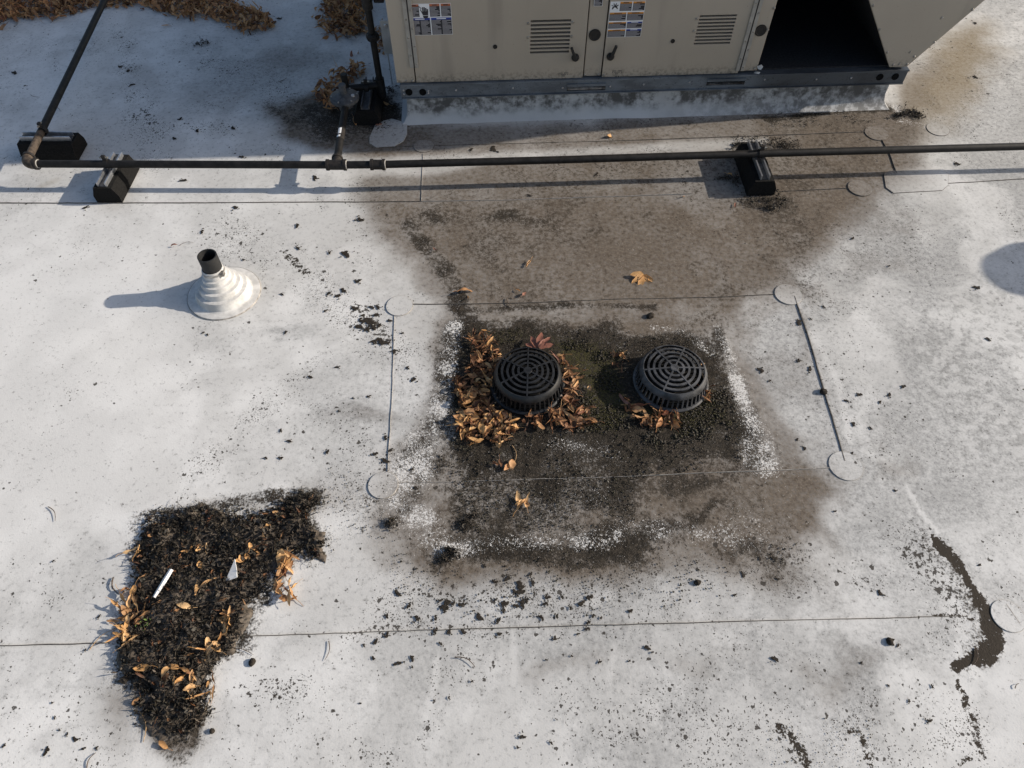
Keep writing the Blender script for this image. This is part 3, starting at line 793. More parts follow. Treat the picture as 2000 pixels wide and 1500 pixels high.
def louver_holes(u0, u1, z0, z1, n):
    st = (z1 - z0) / (n - 1); h = st * .56
    return [(u0, u1, z0 + k * st - h / 2, z0 + k * st + h / 2) for k in range(n)]
H1 = louver_holes(.713, .924, .416, .585, 9)
H2 = louver_holes(1.600, 1.798, .440, .588, 9)
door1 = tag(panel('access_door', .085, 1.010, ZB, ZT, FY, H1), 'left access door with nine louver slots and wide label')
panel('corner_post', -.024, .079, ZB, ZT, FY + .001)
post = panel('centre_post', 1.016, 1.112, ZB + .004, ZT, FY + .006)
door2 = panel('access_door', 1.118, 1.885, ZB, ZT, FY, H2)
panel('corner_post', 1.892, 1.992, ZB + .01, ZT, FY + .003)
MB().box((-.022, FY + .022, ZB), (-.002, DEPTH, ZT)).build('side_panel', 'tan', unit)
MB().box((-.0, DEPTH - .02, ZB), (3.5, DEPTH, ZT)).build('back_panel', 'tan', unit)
MB().box((1.965, FY + .03, ZB), (1.985, DEPTH - .03, ZT)).build('partition', 'coil_shade', unit)
MB().box((0, FY + .03, ZB - .012), (2.845, DEPTH - .03, ZB + .004)).build('base_pan', 'coil_shade', unit)
ZCAP = 1.75
vr_ = lambda z: 2.851 + .69 * (z - .269)
MB().add([(-.06, FY, ZT + .002), (vr_(ZT) + .01, FY, ZT + .002), (vr_(ZT) + .01, DEPTH + .03, ZT + .002), (-.06, DEPTH + .03, ZT + .002), (-.06, FY - .06, ZCAP), (vr_(ZCAP), FY - .06, ZCAP), (vr_(ZCAP), DEPTH + .03, ZCAP), (-.06, DEPTH + .03, ZCAP)], [(3, 2, 1, 0), (4, 5, 6, 7), (0, 1, 5, 4), (1, 2, 6, 5), (2, 3, 7, 6), (3, 0, 4, 7)]).build('unseen_top', 'tan', unit)  # unseen unit top; height, slant and lean shaped to cast the roof shadow
# V-shaped condenser section at the right end
vz = [ZB + .008, ZT]
def vl(z): return 2.749 - .725 * (z - .272)
def vr(z): return 2.851 + .69 * (z - .269)
MB().prism_xz([(vl(vz[0]), vz[0]), (vr(vz[0]), vz[0]), (vr(vz[1]), vz[1]), (vl(vz[1]), vz[1])], FY, FY + .016).build('condenser_end_panel', 'tan', unit, False, .003)
for s, fn in ((1, vl), (-1, vr)):
    MB().prism_xz([(fn(vz[0]), vz[0] + .002), (fn(vz[0]) + s * .05, vz[0] + .002), (fn(vz[1]) + s * .05, vz[1] - .002), (fn(vz[1]), vz[1] - .002)], FY + .02, DEPTH - .03).build('condenser_coil', 'coil_shade', unit)
# base rail
rail = panel('base_rail', -.008, 2.868, .176, .250, FY - .006, [(.925, 1.145, .186, .214), (1.72, 1.94, .194, .220)], .006, 'rail')
MB().box((-.008, FY - .016, .2505), (2.868, FY + .03, .2585)).build('rail_flange', 'rail', unit)
MB().box((-.008, FY - .014, .171), (2.868, FY + .02, .1755)).build('rail_flange', 'rail', unit)
for a, b, c, d in ((.925, 1.145, .186, .214), (1.72, 1.94, .194, .220)):
    MB().box((a - .01, FY + .06, c - .008), (b + .01, FY + .07, d + .02)).build('fork_pocket_shade', 'hole_shade', unit)  # black sheet standing in for the shade inside the slot
    MB().box((a, FY - .012, d), (b, FY - .0065, d + .016)).build('fork_pocket_lip', 'rail', unit)
def ring_hole(u, z, r, y, mat='hole_shade', name='lifting_hole_shade', parent=unit):
    q = MB()
    prof = [(0, .0015), (r * .72, .0015), (r * .80, .004), (r, .004), (r * 1.04, 0)]
    tmp = MB().lathe(prof, n=24)
    q.add([(x + u, y - zz, yy + z) for (x, yy, zz) in tmp.v], [f[::-1] for f in tmp.f])
    return q.build(name, mat, parent, True)
for u, z in ((.037, .209), (.114, .207), (2.716, .216), (2.806, .216)):
    ring_hole(u, z, .019, FY - .0065)  # solid discs, the shade of each hole painted black
for u, z, r in ((1.056, .502, .031), (1.948, .502, .031)):
    ring_hole(u, z, r, FY + .003, 'grommet', 'knockout_plug')
for u, z in ((.525, .455), (1.481, .459)):
    ring_hole(u, z, .011, FY - .0005, 'grommet', 'door_plug')
def disc(u, y, z, r, h, mat, name, parent, n=10):
    t = MB().lathe([(0, h), (r * .7, h), (r, h * .5), (r, 0)], n=n)
    return MB().add([(x + u, y - zz, yy + z) for (x, yy, zz) in t.v], [f[::-1] for f in t.f]).build(name, mat, parent, True)
for u, z in [(.03, .252 + .02), (.066, .272), (1.024, .274), (1.102, .274), (1.13, .272), (1.905, .285), (1.975, .285), (.700, .575), (.700, .500), (.934, .575), (.934, .500), (1.586, .575), (1.586, .51), (1.984, .505), (1.984, .62),
             (2.80, .285), (2.845, .286), (2.767, .285), (2.865, .33), (2.94, .41), (3.06, .585), (2.70, .36), (2.60, .49), (2.83, .355), (2.915, .545), (2.51, .62)]:
    disc(u, FY - .0002 if u > 1.12 or u < 1.01 else FY + .006, z, .0075, .004, 'screw', 'screw', unit)
for u, z in [(.30, .213), (.62, .216), (.90, .208), (1.17, .208), (1.36, .214), (1.62, .22), (2.05, .222), (2.35, .214), (2.55, .216), (.008, .222), (.008, .198), (.145, .213), (.145, .2)]:
    disc(u, FY - .006, z, .0055, .004, 'zinc', 'screw', unit)
# hinges
for u in (.060, 1.868):
    for k, du in enumerate((0, .026)):
        MB().box((u + du, FY - .008, .352 if u < 1 else .278), (u + du + .021, FY - .0005, ZT - .02)).build('hinge_leaf', 'hinge', unit, False, .001)
    MB().tube([(u + .024, FY - .006, .352 if u < 1 else .278), (u + .024, FY - .006, ZT - .02)], .004, 8).build('hinge_pin', 'grommet', unit, True)
    for k in range(9):
        disc(u + (.010 if k % 2 else .038), FY - .006, .375 + k * .048 if u < 1 else .30 + k * .05, .006, .004, 'screw', 'hinge_screw', unit)
# door handles
for (ua, za), (ub, zb) in (((.932, .452), (.960, .384)), ((1.174, .456), (1.152, .384))):
    h = disc(ub, FY, zb, .021, .022, 'handle', 'door_handle', unit, 16)
    d = Vector((ua - ub, 0, za - zb)); L = d.length; d.normalize(); s = Vector((-d.z, 0, d.x))
    q = MB(); w = .0085
    pts = [Vector((ub, 0, zb)) - s * w, Vector((ub, 0, zb)) + s * w, Vector((ua, 0, za)) + s * w * .8, Vector((ua, 0, za)) - s * w * .8]
    q.prism_xz([(p.x, p.z) for p in pts][::-1], FY - .034, FY - .018)
    q.build('lever', 'handle', h, False, .003)
# warning labels: printed fields and lines of print
def quad(q, u0, u1, z0, z1, y):
    q.add([(u0, y, z0), (u1, y, z0), (u1, y, z1), (u0, y, z1)], [(0, 1, 2, 3)])
def lines(q, u0, u1, z0, z1, y, n, rnd):
    st = (z1 - z0) / n
    for k in range(n):
        w = 1 if rnd.random() < .6 else rnd.uniform(.45, .95)
        quad(q, u0, u0 + (u1 - u0) * w, z1 - (k + .75) * st, z1 - (k + .2) * st, y)
def warning_label(u0, u1, z0, z1, cells, name='warning_label', lab=None):
    W, Hh = u1 - u0, z1 - z0
    y = FY - .0008
    base = MB().box((u0, y, z0), (u1, FY - .0001, z1)).build(name, 'lab_white', unit)
    if lab: base['label'] = lab
    rnd = random.Random(3)
    acc = {k: MB() for k in ('lab_black', 'lab_grey', 'lab_white')}
    for (a, b, c, d, hd, cols) in cells:
        ua, ub = u0 + a * W, u0 + b * W; zt, zb = z1 - c * Hh, z1 - d * Hh
        g = .0018
        hh = min(.013, (zt - zb) * .22)
        fq = MB(); quad(fq, ua + g, ub - g, zb + g, zt - hh, y - .0003); fld = fq.build('black_field', 'lab_black', base)
        hq = MB(); quad(hq, ua + g, ub - g, zt - hh, zt - g, y - .0003); hq.build({'lab_red': 'red_header', 'lab_orange': 'orange_header', 'lab_blue': 'blue_header', 'lab_black': 'black_header'}[hd], hd, base)
        q = (ub - ua) * .5
        quad(acc['lab_white' if hd == 'lab_blue' else 'lab_black'], ua + q * .55, ua + q * 1.45, zt - hh * .75, zt - hh * .4, y - .0006)
        for k in range(cols):
            la = ua + g * 2 + (ub - ua) * k / cols; lb = ua + (ub - ua) * (k + 1) / cols - g * 2.2
            n = max(3, int((zt - zb - hh) / .0062))
            lines(acc['lab_grey'], la, lb, zb + g * 2, zt - hh - g, y - .0006, n, rnd)
    names = {'lab_black': 'header_print', 'lab_grey': 'print_lines', 'lab_white': 'header_print'}
    for k, q in acc.items():
        if q.v: tag(q.build(names[k], k, base), None, None, None, 'stuff')
    return base
L1 = warning_label(.086, .304, .528, .690, [(0, .26, 0, .42, 'lab_red', 1), (.49, .745, 0, .42, 'lab_red', 1), (.755, 1, 0, .42, 'lab_red', 1), (0, .495, .43, 1, 'lab_blue', 2), (.505, 1, .43, 1, 'lab_blue', 2)], lab='wide black warning label with electric shock hand symbol')
L2 = warning_label(1.121, 1.302, .489, .676, [(.27, .63, 0, .27, 'lab_orange', 1), (.64, 1, 0, .27, 'lab_orange', 1), (0, .5, .29, .54, 'lab_orange', 1), (.51, 1, .29, .54, 'lab_orange', 1), (0, .53, .56, .76, 'lab_orange', 1), (.54, 1, .56, .76, 'lab_blue', 1), (0, .53, .77, 1, 'lab_orange', 1), (.54, 1, .77, 1, 'lab_blue', 1)], lab='tall orange and black warning label with fan blade symbol')
warning_label(1.036, 1.080, .655, .780, [(0, 1, 0, .5, 'lab_black', 1), (0, 1, .5, 1, 'lab_black', 1)], lab='small dark label at top of centre post')
# the hand and bolt symbol
q = MB(); y = FY - .0015
def pl(pts): 
    q.add([(u, y, z) for u, z in pts], [tuple(range(len(pts)))])
hu, hz = .171, .632
pl([(hu - .014, hz), (hu + .014, hz), (hu + .016, hz + .02), (hu - .014, hz + .02)])
for k in range(4):
    a = hu - .014 + k * .0078
    pl([(a, hz + .02), (a + .0062, hz + .02), (a + .0062, hz + .036 + .006 * math.sin(1 + k)), (a, hz + .036 + .006 * math.sin(1 + k))])
pl([(hu - .022, hz + .022), (hu - .014, hz + .004), (hu - .012, hz + .012), (hu - .019, hz + .026)])
pl([(hu - .010, hz - .016), (hu + .010, hz - .016), (hu + .015, hz - .002), (hu - .014, hz - .002)])
pl([(hu - .034, hz + .046), (hu - .032, hz + .049), (hu - .017, hz + .036), (hu - .020, hz + .034)])
pl([(hu - .020, hz + .036), (hu - .017, hz + .036), (hu - .023, hz + .022), (hu - .026, hz + .023)])
q.build('hand_symbol', 'lab_black', L1)
q = MB(); bu, bz = 1.146, .651
for k in range(4):
    a0 = R(35 + k * 37)
    pl([(bu, bz - .006), (bu + .020 * math.cos(a0 - .12), bz - .006 + .022 * math.sin(a0 - .12)), (bu + .022 * math.cos(a0 + .1), bz - .006 + .024 * math.sin(a0 + .1)), (bu - .004, bz)])
pl([(bu - .016, bz - .014), (bu - .010, bz - .014), (bu - .002, bz - .002), (bu - .012, bz)])
pl([(bu + .012, bz - .013), (bu + .017, bz - .012), (bu + .010, bz), (bu + .001, bz - .002)])
q.build('fan_symbol', 'lab_black', L2)
for u in (.873, 1.172):
    q = MB()
    z = .290 if u < 1 else .294
    for k, w in enumerate((.058, .056, .020)):
        for j in range(int(w / .0062)):
            if (j * 7 + k * 3) % 6 == 4: continue
            a = u + (.058 - w) / 2 + j * .0062
            quad(q, a, a + .0046, z - k * .0085, z - k * .0085 + .005, FY - .0004)
    for j in (0, 1):
        quad(q, u + .022 + j * .013, u + .030 + j * .013, z - .036, z - .028, FY - .0004)
    q.build('stencil_print', 'print', unit)
# torn flap and sealant at the post foot
q = MB(); q.add([(1.985, FY - .002, .30), (2.004, FY - .010, .315), (2.018, FY - .008, .300), (2.008, FY - .012, .284), (1.992, FY - .004, .286), (2.0, FY + .01, .30)], [(0, 4, 3, 2, 1), (0, 1, 5), (1, 2, 5), (2, 3, 5), (3, 4, 5), (4, 0, 5)])
q.build('torn_sealant', 'boot', unit)
q = MB(); q.add([(1.975, FY - .004, .262), (1.995, FY - .012, .275), (2.012, FY - .006, .268), (2.005, FY - .010, .258), (1.99, FY + .01, .266)], [(0, 3, 2, 1), (0, 1, 4), (1, 2, 4), (2, 3, 4), (3, 0, 4)])
q.build('torn_sealant', 'boot', unit)

# ------------------------------------------------------------------ gas piping
PZ, PR = .14, .0195
pipe = empty('gas_pipe', GV(657, 322, 0))
org = GV(657, 322, 0)
tag(pipe, 'long black iron gas pipe running across the roof on rubber blocks', 'pipe')
def loc(p): return Vector(p) - org
pE, pT, pC, pR = GV(50, 320, PZ), GV(657, 322, PZ), GV(738, 321.5, PZ), GV(2250, 279, PZ)
pF0, pF1 = GV(50, 320, PZ), GV(215, -22, PZ)
fdir = (pF1 - pF0).normalized()
edir = (pT - pE).normalized()
MB().tube([loc(pE + edir * .055), loc(pT - edir * .04)], PR, 20).build('pipe_length', 'black_pipe', pipe, True)
MB().tube([loc(pT + edir * .04), loc(pC)], PR, 20).build('pipe_length', 'black_pipe', pipe, True)
MB().tube([loc(pC), loc(GV(1100, 312, PZ)), loc(GV(1500, 299.5, PZ)), loc(pR)], PR, 20).build('pipe_length', 'black_pipe', pipe, True)
MB().tube([loc(pE + fdir * .055), loc(pE + fdir * .27)], PR, 20).build('pipe_length', 'rusty', pipe, True)
MB().tube([loc(pE + fdir * .265), loc(pF0 + fdir * 5)], PR * .98, 20).build('pipe_length', 'black_pipe', pipe, True)
arc = []
for k in range(9):
    t = k / 8
    arc.append(loc((pE + fdir * .06) * (1 - t) ** 2 + (pE - (fdir + edir) * .008) * 2 * t * (1 - t) + (pE + edir * .06) * t ** 2))
el = MB().tube(arc, PR * 1.35, 20).build('elbow', 'rusty', pipe, True)
for d in (fdir, edir):
    MB().tube([loc(pE + d * .050), loc(pE + d * .064)], PR * 1.55, 20).build('collar', 'rust_fit', el, True)
    MB().tube([loc(pE + d * .064), loc(pE + d * .068)], PR * 1.12, 20).build('sealant_ring', 'sealant', el, True)
bdir = (GV(668, 250, PZ) - pT).normalized()
tee = MB().tube([loc(pT - edir * .045), loc(pT + edir * .045)], PR * 1.32, 20).build('tee', 'rust_fit', pipe, True)
MB().tube([loc(pT), loc(pT + bdir * .05)], PR * 1.32, 20).build('tee_branch', 'rust_fit', tee, True)
for a, b in ((-.052, -.038), (.038, .052)):
    MB().tube([loc(pT + edir * a), loc(pT + edir * b)], PR * 1.5, 20).build('collar', 'rust_fit', tee, True)
MB().tube([loc(pT + edir * .052), loc(pT + edir * .056)], PR * 1.14, 20).build('sealant_ring', 'sealant', tee, True)
MB().tube([loc(pT + bdir * .044), loc(pT + bdir * .058)], PR * 1.5, 20).build('collar', 'rust_fit', tee, True)
cp = MB().tube([loc(pC - edir * .032), loc(pC + edir * .032)], PR * 1.3, 20).build('coupling', 'rust_fit', pipe, True)
for a, b in ((-.038, -.024), (.024, .038)):
    MB().tube([loc(pC + edir * a), loc(pC + edir * b)], PR * 1.5, 20).build('collar', 'rust_fit', cp, True)
MB().tube([loc(pC + edir * .038), loc(pC + edir * .042)], PR * 1.14, 20).build('sealant_ring', 'sealant', cp, True)
REG = GV(674, 196, PZ)
bl = (REG - pT).length
MB().tube([loc(pT + bdir * .05), loc(pT + bdir * (bl - .07))], PR, 20).build('branch_pipe', 'black_pipe', pipe, True)
MB().tube([loc(pT + bdir * .205), loc(pT + bdir * .300)], PR * 1.06, 20).build('sealant_sleeve', 'rust_fit', pipe, True)
# stuck paper tag on the branch
q = MB(); a = loc(pT + bdir * .215); sd = Vector((bdir.y, -bdir.x, 0)).normalized()
for (s0, s1, t0, t1) in ((-.012, .006, .028, .078), (-.016, .004, .0, .016)):
    pts = []
    for s in (s0, (s0 + s1) / 2, s1):
        for t in (t0, t1):
            zz = math.sqrt(max(0, (PR * 1.14) ** 2 - s * s))
            pts.append(a + bdir * t + sd * s + Vector((0, 0, zz)))
    q.add(pts, [(0, 1, 3, 2), (2, 3, 5, 4)])
q.build('paper_tag', 'lab_white', pipe)

def support(name, c, ang, length, label, wb=.15, wt=.105, h=.092, metal='zinc'):
    o = empty('pipe_support', c, ang)
    tag(o, label, 'pipe support', 'rubber pipe support blocks')
    hl = length / 2
    prof_ = [(-wb / 2, 0), (wb / 2, 0), (wb / 2, h * .45), (wt / 2, h), (-wt / 2, h), (-wb / 2, h * .45)]
    n = len(prof_)
    v = []
    nl = 14
    for k in range(nl + 1):
        yy = -hl + length * k / nl
        for (x, z) in prof_:
            j = .0035 * (vnoise(x * 3 + c[0], yy + z + c[1], 60) - .5)
            v.append((x + j, yy, z + j))
    f = [tuple(range(n)), tuple(nl * n + i for i in range(n - 1, -1, -1))]
    for k in range(nl):
        for i in range(n):
            f.append((k * n + (i + 1) % n, k * n + i, (k + 1) * n + i, (k + 1) * n + (i + 1) % n))
    MB().add(v, f).build('rubber_block', 'rubber', o)
    for s in (-1, 1):
        MB().box((s * .021 - .0035, -hl * .92, h - .004), (s * .021 + .0035, hl * .92, h + .026)).build('strut_flange', metal, o)
    MB().box((-.018, -hl * .92, h - .003), (.018, hl * .92, h + .004)).build('strut_web', 'dark_zinc', o)
    # pipe clamp: band and ears
    t = MB().lathe([(PR * 1.03, -.012), (PR * 1.22, -.012), (PR * 1.22, .012), (PR * 1.03, .012)], n=20, closed=True)
    MB().add([(zz, x_, y_ + PZ - c[2]) for (x_, y_, zz) in t.v], t.f).build('clamp_band', 'black_pipe', o)
    MB().box((-.010, -.006, PZ + PR * .95), (.010, .006, PZ + PR + .030)).build('clamp_ear', 'rust_fit', o)
    MB().tube([(-.022, 0, PZ + PR + .018), (.022, 0, PZ + PR + .018)], .005, 8).build('clamp_bolt', 'screw', o, True)
    return o
b = GV(1482, 382); L_ = .335
support('r', Vector((1.318, 3.017 + L_ / 2, 0)), R(2), L_, 'black rubber pipe support block with debris, in front of the tan unit', .145, .10)
support('l2', Vector((-2.122, 2.962 + .14, 0)), R(-1), .28, 'black rubber pipe support block nearest the rusty elbow, under the cross pipe', .135, .095)
support('l1', Vector((-2.565, 3.385, 0)), R(90), .30, 'black rubber pipe support block under the pipe leading away, in shade')
support('rg', Vector((-.845, 3.80, 0)), R(1), .32, 'black rubber pipe support block under the gas regulator beside the tan unit', .15, .105, .092, 'dark_zinc')

# regulator and riser
reg = empty('gas_regulator', (REG.x, REG.y, 0))
tag(reg, 'round grey gas regulator on the branch pipe amid dry leaves', 'gas regulator')
MB().lathe([(0, PZ - .035), (.04, PZ - .035), (.045, PZ - .01), (.075, PZ + .004), (.082, PZ + .008), (.082, PZ + .024), (.074, PZ + .030), (.036, PZ + .040), (.022, PZ + .046), (0, PZ + .046)], n=36).build('diaphragm_case', 'regulator', reg, True)
MB().lathe([(.020, PZ + .040), (.021, PZ + .095), (.018, PZ + .100), (0, PZ + .100)], n=24).build('spring_tower', 'regulator', reg, True)
for k in range(6):
    a = k * math.pi / 3 + .2
    MB().tube([(.072 * math.cos(a), .072 * math.sin(a), PZ + .024), (.072 * math.cos(a), .072 * math.sin(a), PZ + .034)], .005, 8).build('case_bolt', 'screw', reg, True)
MB().lathe([(.010, PZ + .028), (.010, PZ + .042), (0, PZ + .042)], (.052, -.012, 0), 14).build('vent_cap', 'grey_metal', reg, True)
MB().tube([(-bdir.x * .085, -bdir.y * .085, PZ), (0, 0, PZ)], PR * 1.2, 16).build('inlet_boss', 'regulator', reg, True)
rz = GV(743, 165, PZ)
MB().tube([(-.01, .045, PZ + .0), (-.008, .10, PZ + .0), (-.008, .115, PZ + .012), (-.008, .118, PZ + .09)], PR * .95, 16).build('outlet_stub', 'black_pipe', reg, True)
riser = empty('gas_riser', (rz.x, rz.y, 0))
tag(riser, 'vertical black gas riser pipe with union at the unit corner', 'pipe')
MB().tube([(0, 0, PZ), (0, 0, .62)], PR * .95, 20).build('riser_pipe', 'black_pipe', riser, True)
MB().tube([(0, 0, PZ), (REG.x - rz.x + .0, REG.y - rz.y + .115, PZ)], PR, 16).build('cross_pipe', 'black_pipe', riser, True)
MB().tube([(0, 0, PZ - .075), (0, 0, PZ + .04)], PR * 1.35, 16).build('foot_tee', 'black_pipe', riser, True)
MB().lathe([(PR, .405), (PR * 1.5, .407), (PR * 1.9, .418), (PR * 1.9, .436), (PR * 1.5, .445), (PR, .447)], n=8).build('union', 'black_pipe', riser)
MB().lathe([(PR, .58), (PR * 1.45, .58), (PR * 1.45, .70), (PR, .70)], n=20).build('shutoff_body', 'rust_fit', riser, True)
MB().tube([(0, 0, .64), (.20, .03, .64)], PR, 16).build('inlet_pipe', 'black_pipe', riser, True)
MB().box((.035, .0, .605), (.09, .05, .66)).build('valve_block', 'black_pipe', riser, False, .006)
# galvanised strap and conduit behind the riser
s0 = GV(733, 60, .35)
strap = empty('conduit_bracket', (rz.x + .03, rz.y + .22, 0))
tag(strap, 'pale grey metal bracket with bolt behind the gas riser', 'bracket')
MB().box((-.02, 0, .20), (.055, .008, .40)).build('plate', 'grey_metal', strap, False, .002)
MB().box((.065, .0, .20), (.13, .03, .40)).build('back_plate', 'regulator', strap)
disc(.012, .0, .37, .012, .006, 'zinc', 'bolt', strap, 14)
MB().box((-.006, .012, 0), (.0, .02, .2)).build('foot', 'grey_metal', strap); MB().box((.09, .012, 0), (.096, .02, .2)).build('foot', 'grey_metal', strap)

# ------------------------------------------------------------------ plumbing vent with stepped boot
vc = G(438, 572)
vent = empty('plumbing_vent', (vc[0], vc[1], 0))
tag(vent, 'black vent pipe rising from a stepped white conical boot', 'vent pipe')
MB().lathe([(0, .0045), (.163, .0045), (.168, .0030), (.169, -.004)], n=72).build('boot_flange', 'boot', vent, True)
MB().lathe([(.1695, .0028), (.1712, .0010), (.172, -.004)], n=72).build('flange_edge', 'seam_pale', vent, True)
bp = [(.135, .0046), (.129, .008), (.119, .046), (.101, .049), (.096, .076), (.081, .079), (.077, .102), (.065, .105), (.062, .125), (.053, .128), (.0475, .168), (.0445, .169)]
o = MB().lathe(bp, n=64).build('boot_cone', 'boot', vent, True)
MB().lathe([(.0485, .148), (.0505, .148), (.0505, .160), (.0485, .160)], n=48, closed=True).build('band_clamp', 'steel', vent, True)
MB().box((.040, -.036, .144), (.058, -.014, .166)).build('clamp_screw', 'screw', vent, False, .003)
vp = MB().lathe([(.043, .0), (.043, .243), (.0425, .245), (.0375, .245), (.037, .243), (.037, .02), (0, .02)], n=48).build('vent_pipe', 'pvc', vent, True)
vp.rotation_euler = (0, R(.6), 0)

# ------------------------------------------------------------------ roof drains
def roof_drain(c, rot, label, pm='plastic'):
    d = empty('roof_drain', (c[0], c[1], 0), rot)
    tag(d, label, 'roof drain', 'domed roof drains')
    rb, rs_, zs, zt = .156, .1425, .076, .094
    MB().lathe([(rb - .004, .006), (rb + .006, .004), (rb + .006, .010), (rb, .016), (rb - .008, .016)], n=56, closed=True).build('base_ring', pm, d, True)
    MB().lathe([(rb - .01, .004), (0, .004)], n=40).build('drain_bowl_shade', 'hole_shade', d)  # flat black disc in place of the shaded bowl below the grate
    MB().lathe([(rs_ + .002, zs - .010), (rs_ + .0005, zs), (rs_ - .007, zt - .006), (rs_ - .012, zt), (rs_ - .0155, zt), (rs_ - .0155, zt - .008), (rs_ - .006, zs - .004), (rs_ - .003, zs - .010)], n=56, closed=True).build('shoulder', pm, d, True)
    nb = 44
    bar = MB()
    p0, p1 = Vector((rb - .002, 0, .012)), Vector((rs_ + .0015, 0, zs - .007))
    w = .0034
    bar.add([(p0.x - .006, -w, p0.z), (p0.x, -w, p0.z), (p0.x, w, p0.z), (p0.x - .006, w, p0.z), (p1.x - .006, -w, p1.z), (p1.x, -w, p1.z), (p1.x, w, p1.z), (p1.x - .006, w, p1.z)],
            [(3, 2, 1, 0), (4, 5, 6, 7), (0, 1, 5, 4), (1, 2, 6, 5), (2, 3, 7, 6), (3, 0, 4, 7)])
    bm_ = bar.mesh('wall_bar', pm)
    for k in range(nb):
        o = link(bpy.data.objects.new('wall_bar', bm_), d); o.rotation_euler = (0, 0, 2 * math.pi * k / nb)
    def ztop(r): return zt + .010 * (1 - (r / .130) ** 2)
    for (r0, r1) in ((.104, .1135), (.081, .0905), (.058, .0675), (.035, .0445)):
        MB().lathe([(r0, ztop(r0)), (r1, ztop(r1)), (r1, ztop(r1) - .009), (r0, ztop(r0) - .009)], n=56, closed=True).build('grate_ring', pm, d, True)
    sp = MB()
    v = []
    rr = [.016, .05, .09, .130]
    for r in rr:
        z = ztop(r) + .0012
        w2 = .0032
        v += [(r, -w2, z - .010), (r, w2, z - .010), (r, w2, z), (r, -w2, z)]
    f = [(0, 1, 2, 3)[::-1], (12, 13, 14, 15)]
    for i in range(3):
        for k in range(4):
            f.append((4 * i + k, 4 * i + (k + 1) % 4, 4 * i + 4 + (k + 1) % 4, 4 * i + 4 + k))
    sp.add(v, f); sm_ = sp.mesh('spoke', pm)
    for k in range(6):
        o = link(bpy.data.objects.new('spoke', sm_), d); o.rotation_euler = (0, 0, math.pi * k / 3)
    MB().lathe([(0, ztop(0) + .002), (.017, ztop(0) + .002), (.0185, ztop(0)), (.0185, ztop(0) - .008), (0, ztop(0) - .008)], n=24).build('hub', pm, d, True)
    return d
roof_drain(G(1030, 751), R(28), 'black domed roof drain strainer ringed by a heap of brown leaves')
roof_drain(G(1309, 746), R(2), 'greyer black domed roof drain strainer with only a few leaves', 'plastic_grey')

# off to the right: the mushroom cap whose shadow lies on the sheet
capc = Vector((2.55, 2.46, 0)) + Vector((SUN_DIR.x, SUN_DIR.y, 0)) / SUN_DIR.z * .95
fan = empty('exhaust_cap', (capc.x, capc.y, 0))
tag(fan, 'round grey exhaust cap on a stack beyond the right edge', 'exhaust vent')
MB().lathe([(.09, 0), (.09, .90)], n=32).build('stack', 'grey_metal', fan, True)
MB().lathe([(.20, .86), (.205, .88), (.20, .94), (.15, 1.0), (.06, 1.03), (0, 1.035)], n=40).build('cap_hood', 'grey_metal', fan, True)
MB().lathe([(.24, -.002), (.24, .006), (.10, .012), (.095, .12), (.09, .12)], n=40).build('flashing_collar', 'boot', fan, True)
# ------------------------------------------------------------------ leaves
def leaf_arrays(seed, L=.07, W=.028, nl=8, nw=4, stem=True):
    r = random.Random(seed)
    curl = r.choice([r.uniform(.1, .6), r.uniform(.6, 1.6), r.uniform(1.6, 3.0)])
    bend = r.uniform(-.9, 1.1); twist = r.uniform(-.9, .9); skew = r.uniform(-.3, .3)
    V, F = [], []
    for i in range(nl + 1):
        s = i / nl
        hw = W / 2 * (math.sin(math.pi * min(1, s ** .85)) ** .75) * (1 + .10 * math.sin(9 * s + seed)) + .0006
        for j in range(nw + 1):
            t = -1 + 2 * j / nw
            a = t * hw + skew * hw * .2
            c = curl * (.6 + .6 * s) / (W / 2)
            x = math.sin(a * c) / c
            z = (1 - math.cos(a * c)) / c + .12 * abs(a)
            tw = twist * (s - .5)
            x, z = x * math.cos(tw) - z * math.sin(tw), x * math.sin(tw) + z * math.cos(tw)
            yl = (s - .5) * L
            kb = bend / L
            if abs(kb) > 1e-3:
                y2 = math.sin(yl * kb) / kb; z2 = (1 - math.cos(yl * kb)) / kb
            else:
                y2, z2 = yl, 0
            q_ = W / .034; z += z2 + .0022 * q_ * math.sin(12 * s + t * 2.0 + seed) + .0008 * q_ * math.sin(21 * s - 5 * t + 2 * seed); x += .0014 * q_ * math.sin(11 * s + seed) * abs(t)
            V.append((x, y2, z))
    for i in range(nl):
        for j in range(nw):
            k = i * (nw + 1) + j
            F.append((k, k + 1, k + nw + 2, k + nw + 1))
    if stem:
        p = V[(nw + 1) * 0 + nw // 2]; sl = r.uniform(.015, .04); dx = r.uniform(-.4, .4)
        a = len(V)
        for k in range(3):
            t = k / 2
            for (ex, ez) in ((-.0007, 0), (.0007, 0), (.0007, .0013), (-.0007, .0013)):
                V.append((p[0] + dx * sl * t * t + ex, p[1] - sl * t + .002, p[2] + ez + .004 * math.sin(3 * t)))
        for k in range(2):
            for q in range(4):
                F.append((a + 4 * k + q, a + 4 * k + (q + 1) % 4, a + 4 * k + 4 + (q + 1) % 4, a + 4 * k + 4 + q))
    V = np.array(V); V[:, 2] -= V[:, 2].min()
    return V, np.array(F)
LEAVES = [leaf_arrays(s, .040 + .044 * ((s * 7) % 11) / 10, .012 + .019 * ((s * 5) % 7) / 6, 8, 4, s % 3 != 1) for s in range(30)]
LEAF_ME = {mt: [np_mesh('leaf', V, F, mt, None, True) for V, F in LEAVES] for mt in ('leaf', 'leaf_gold', 'leaf_red')}
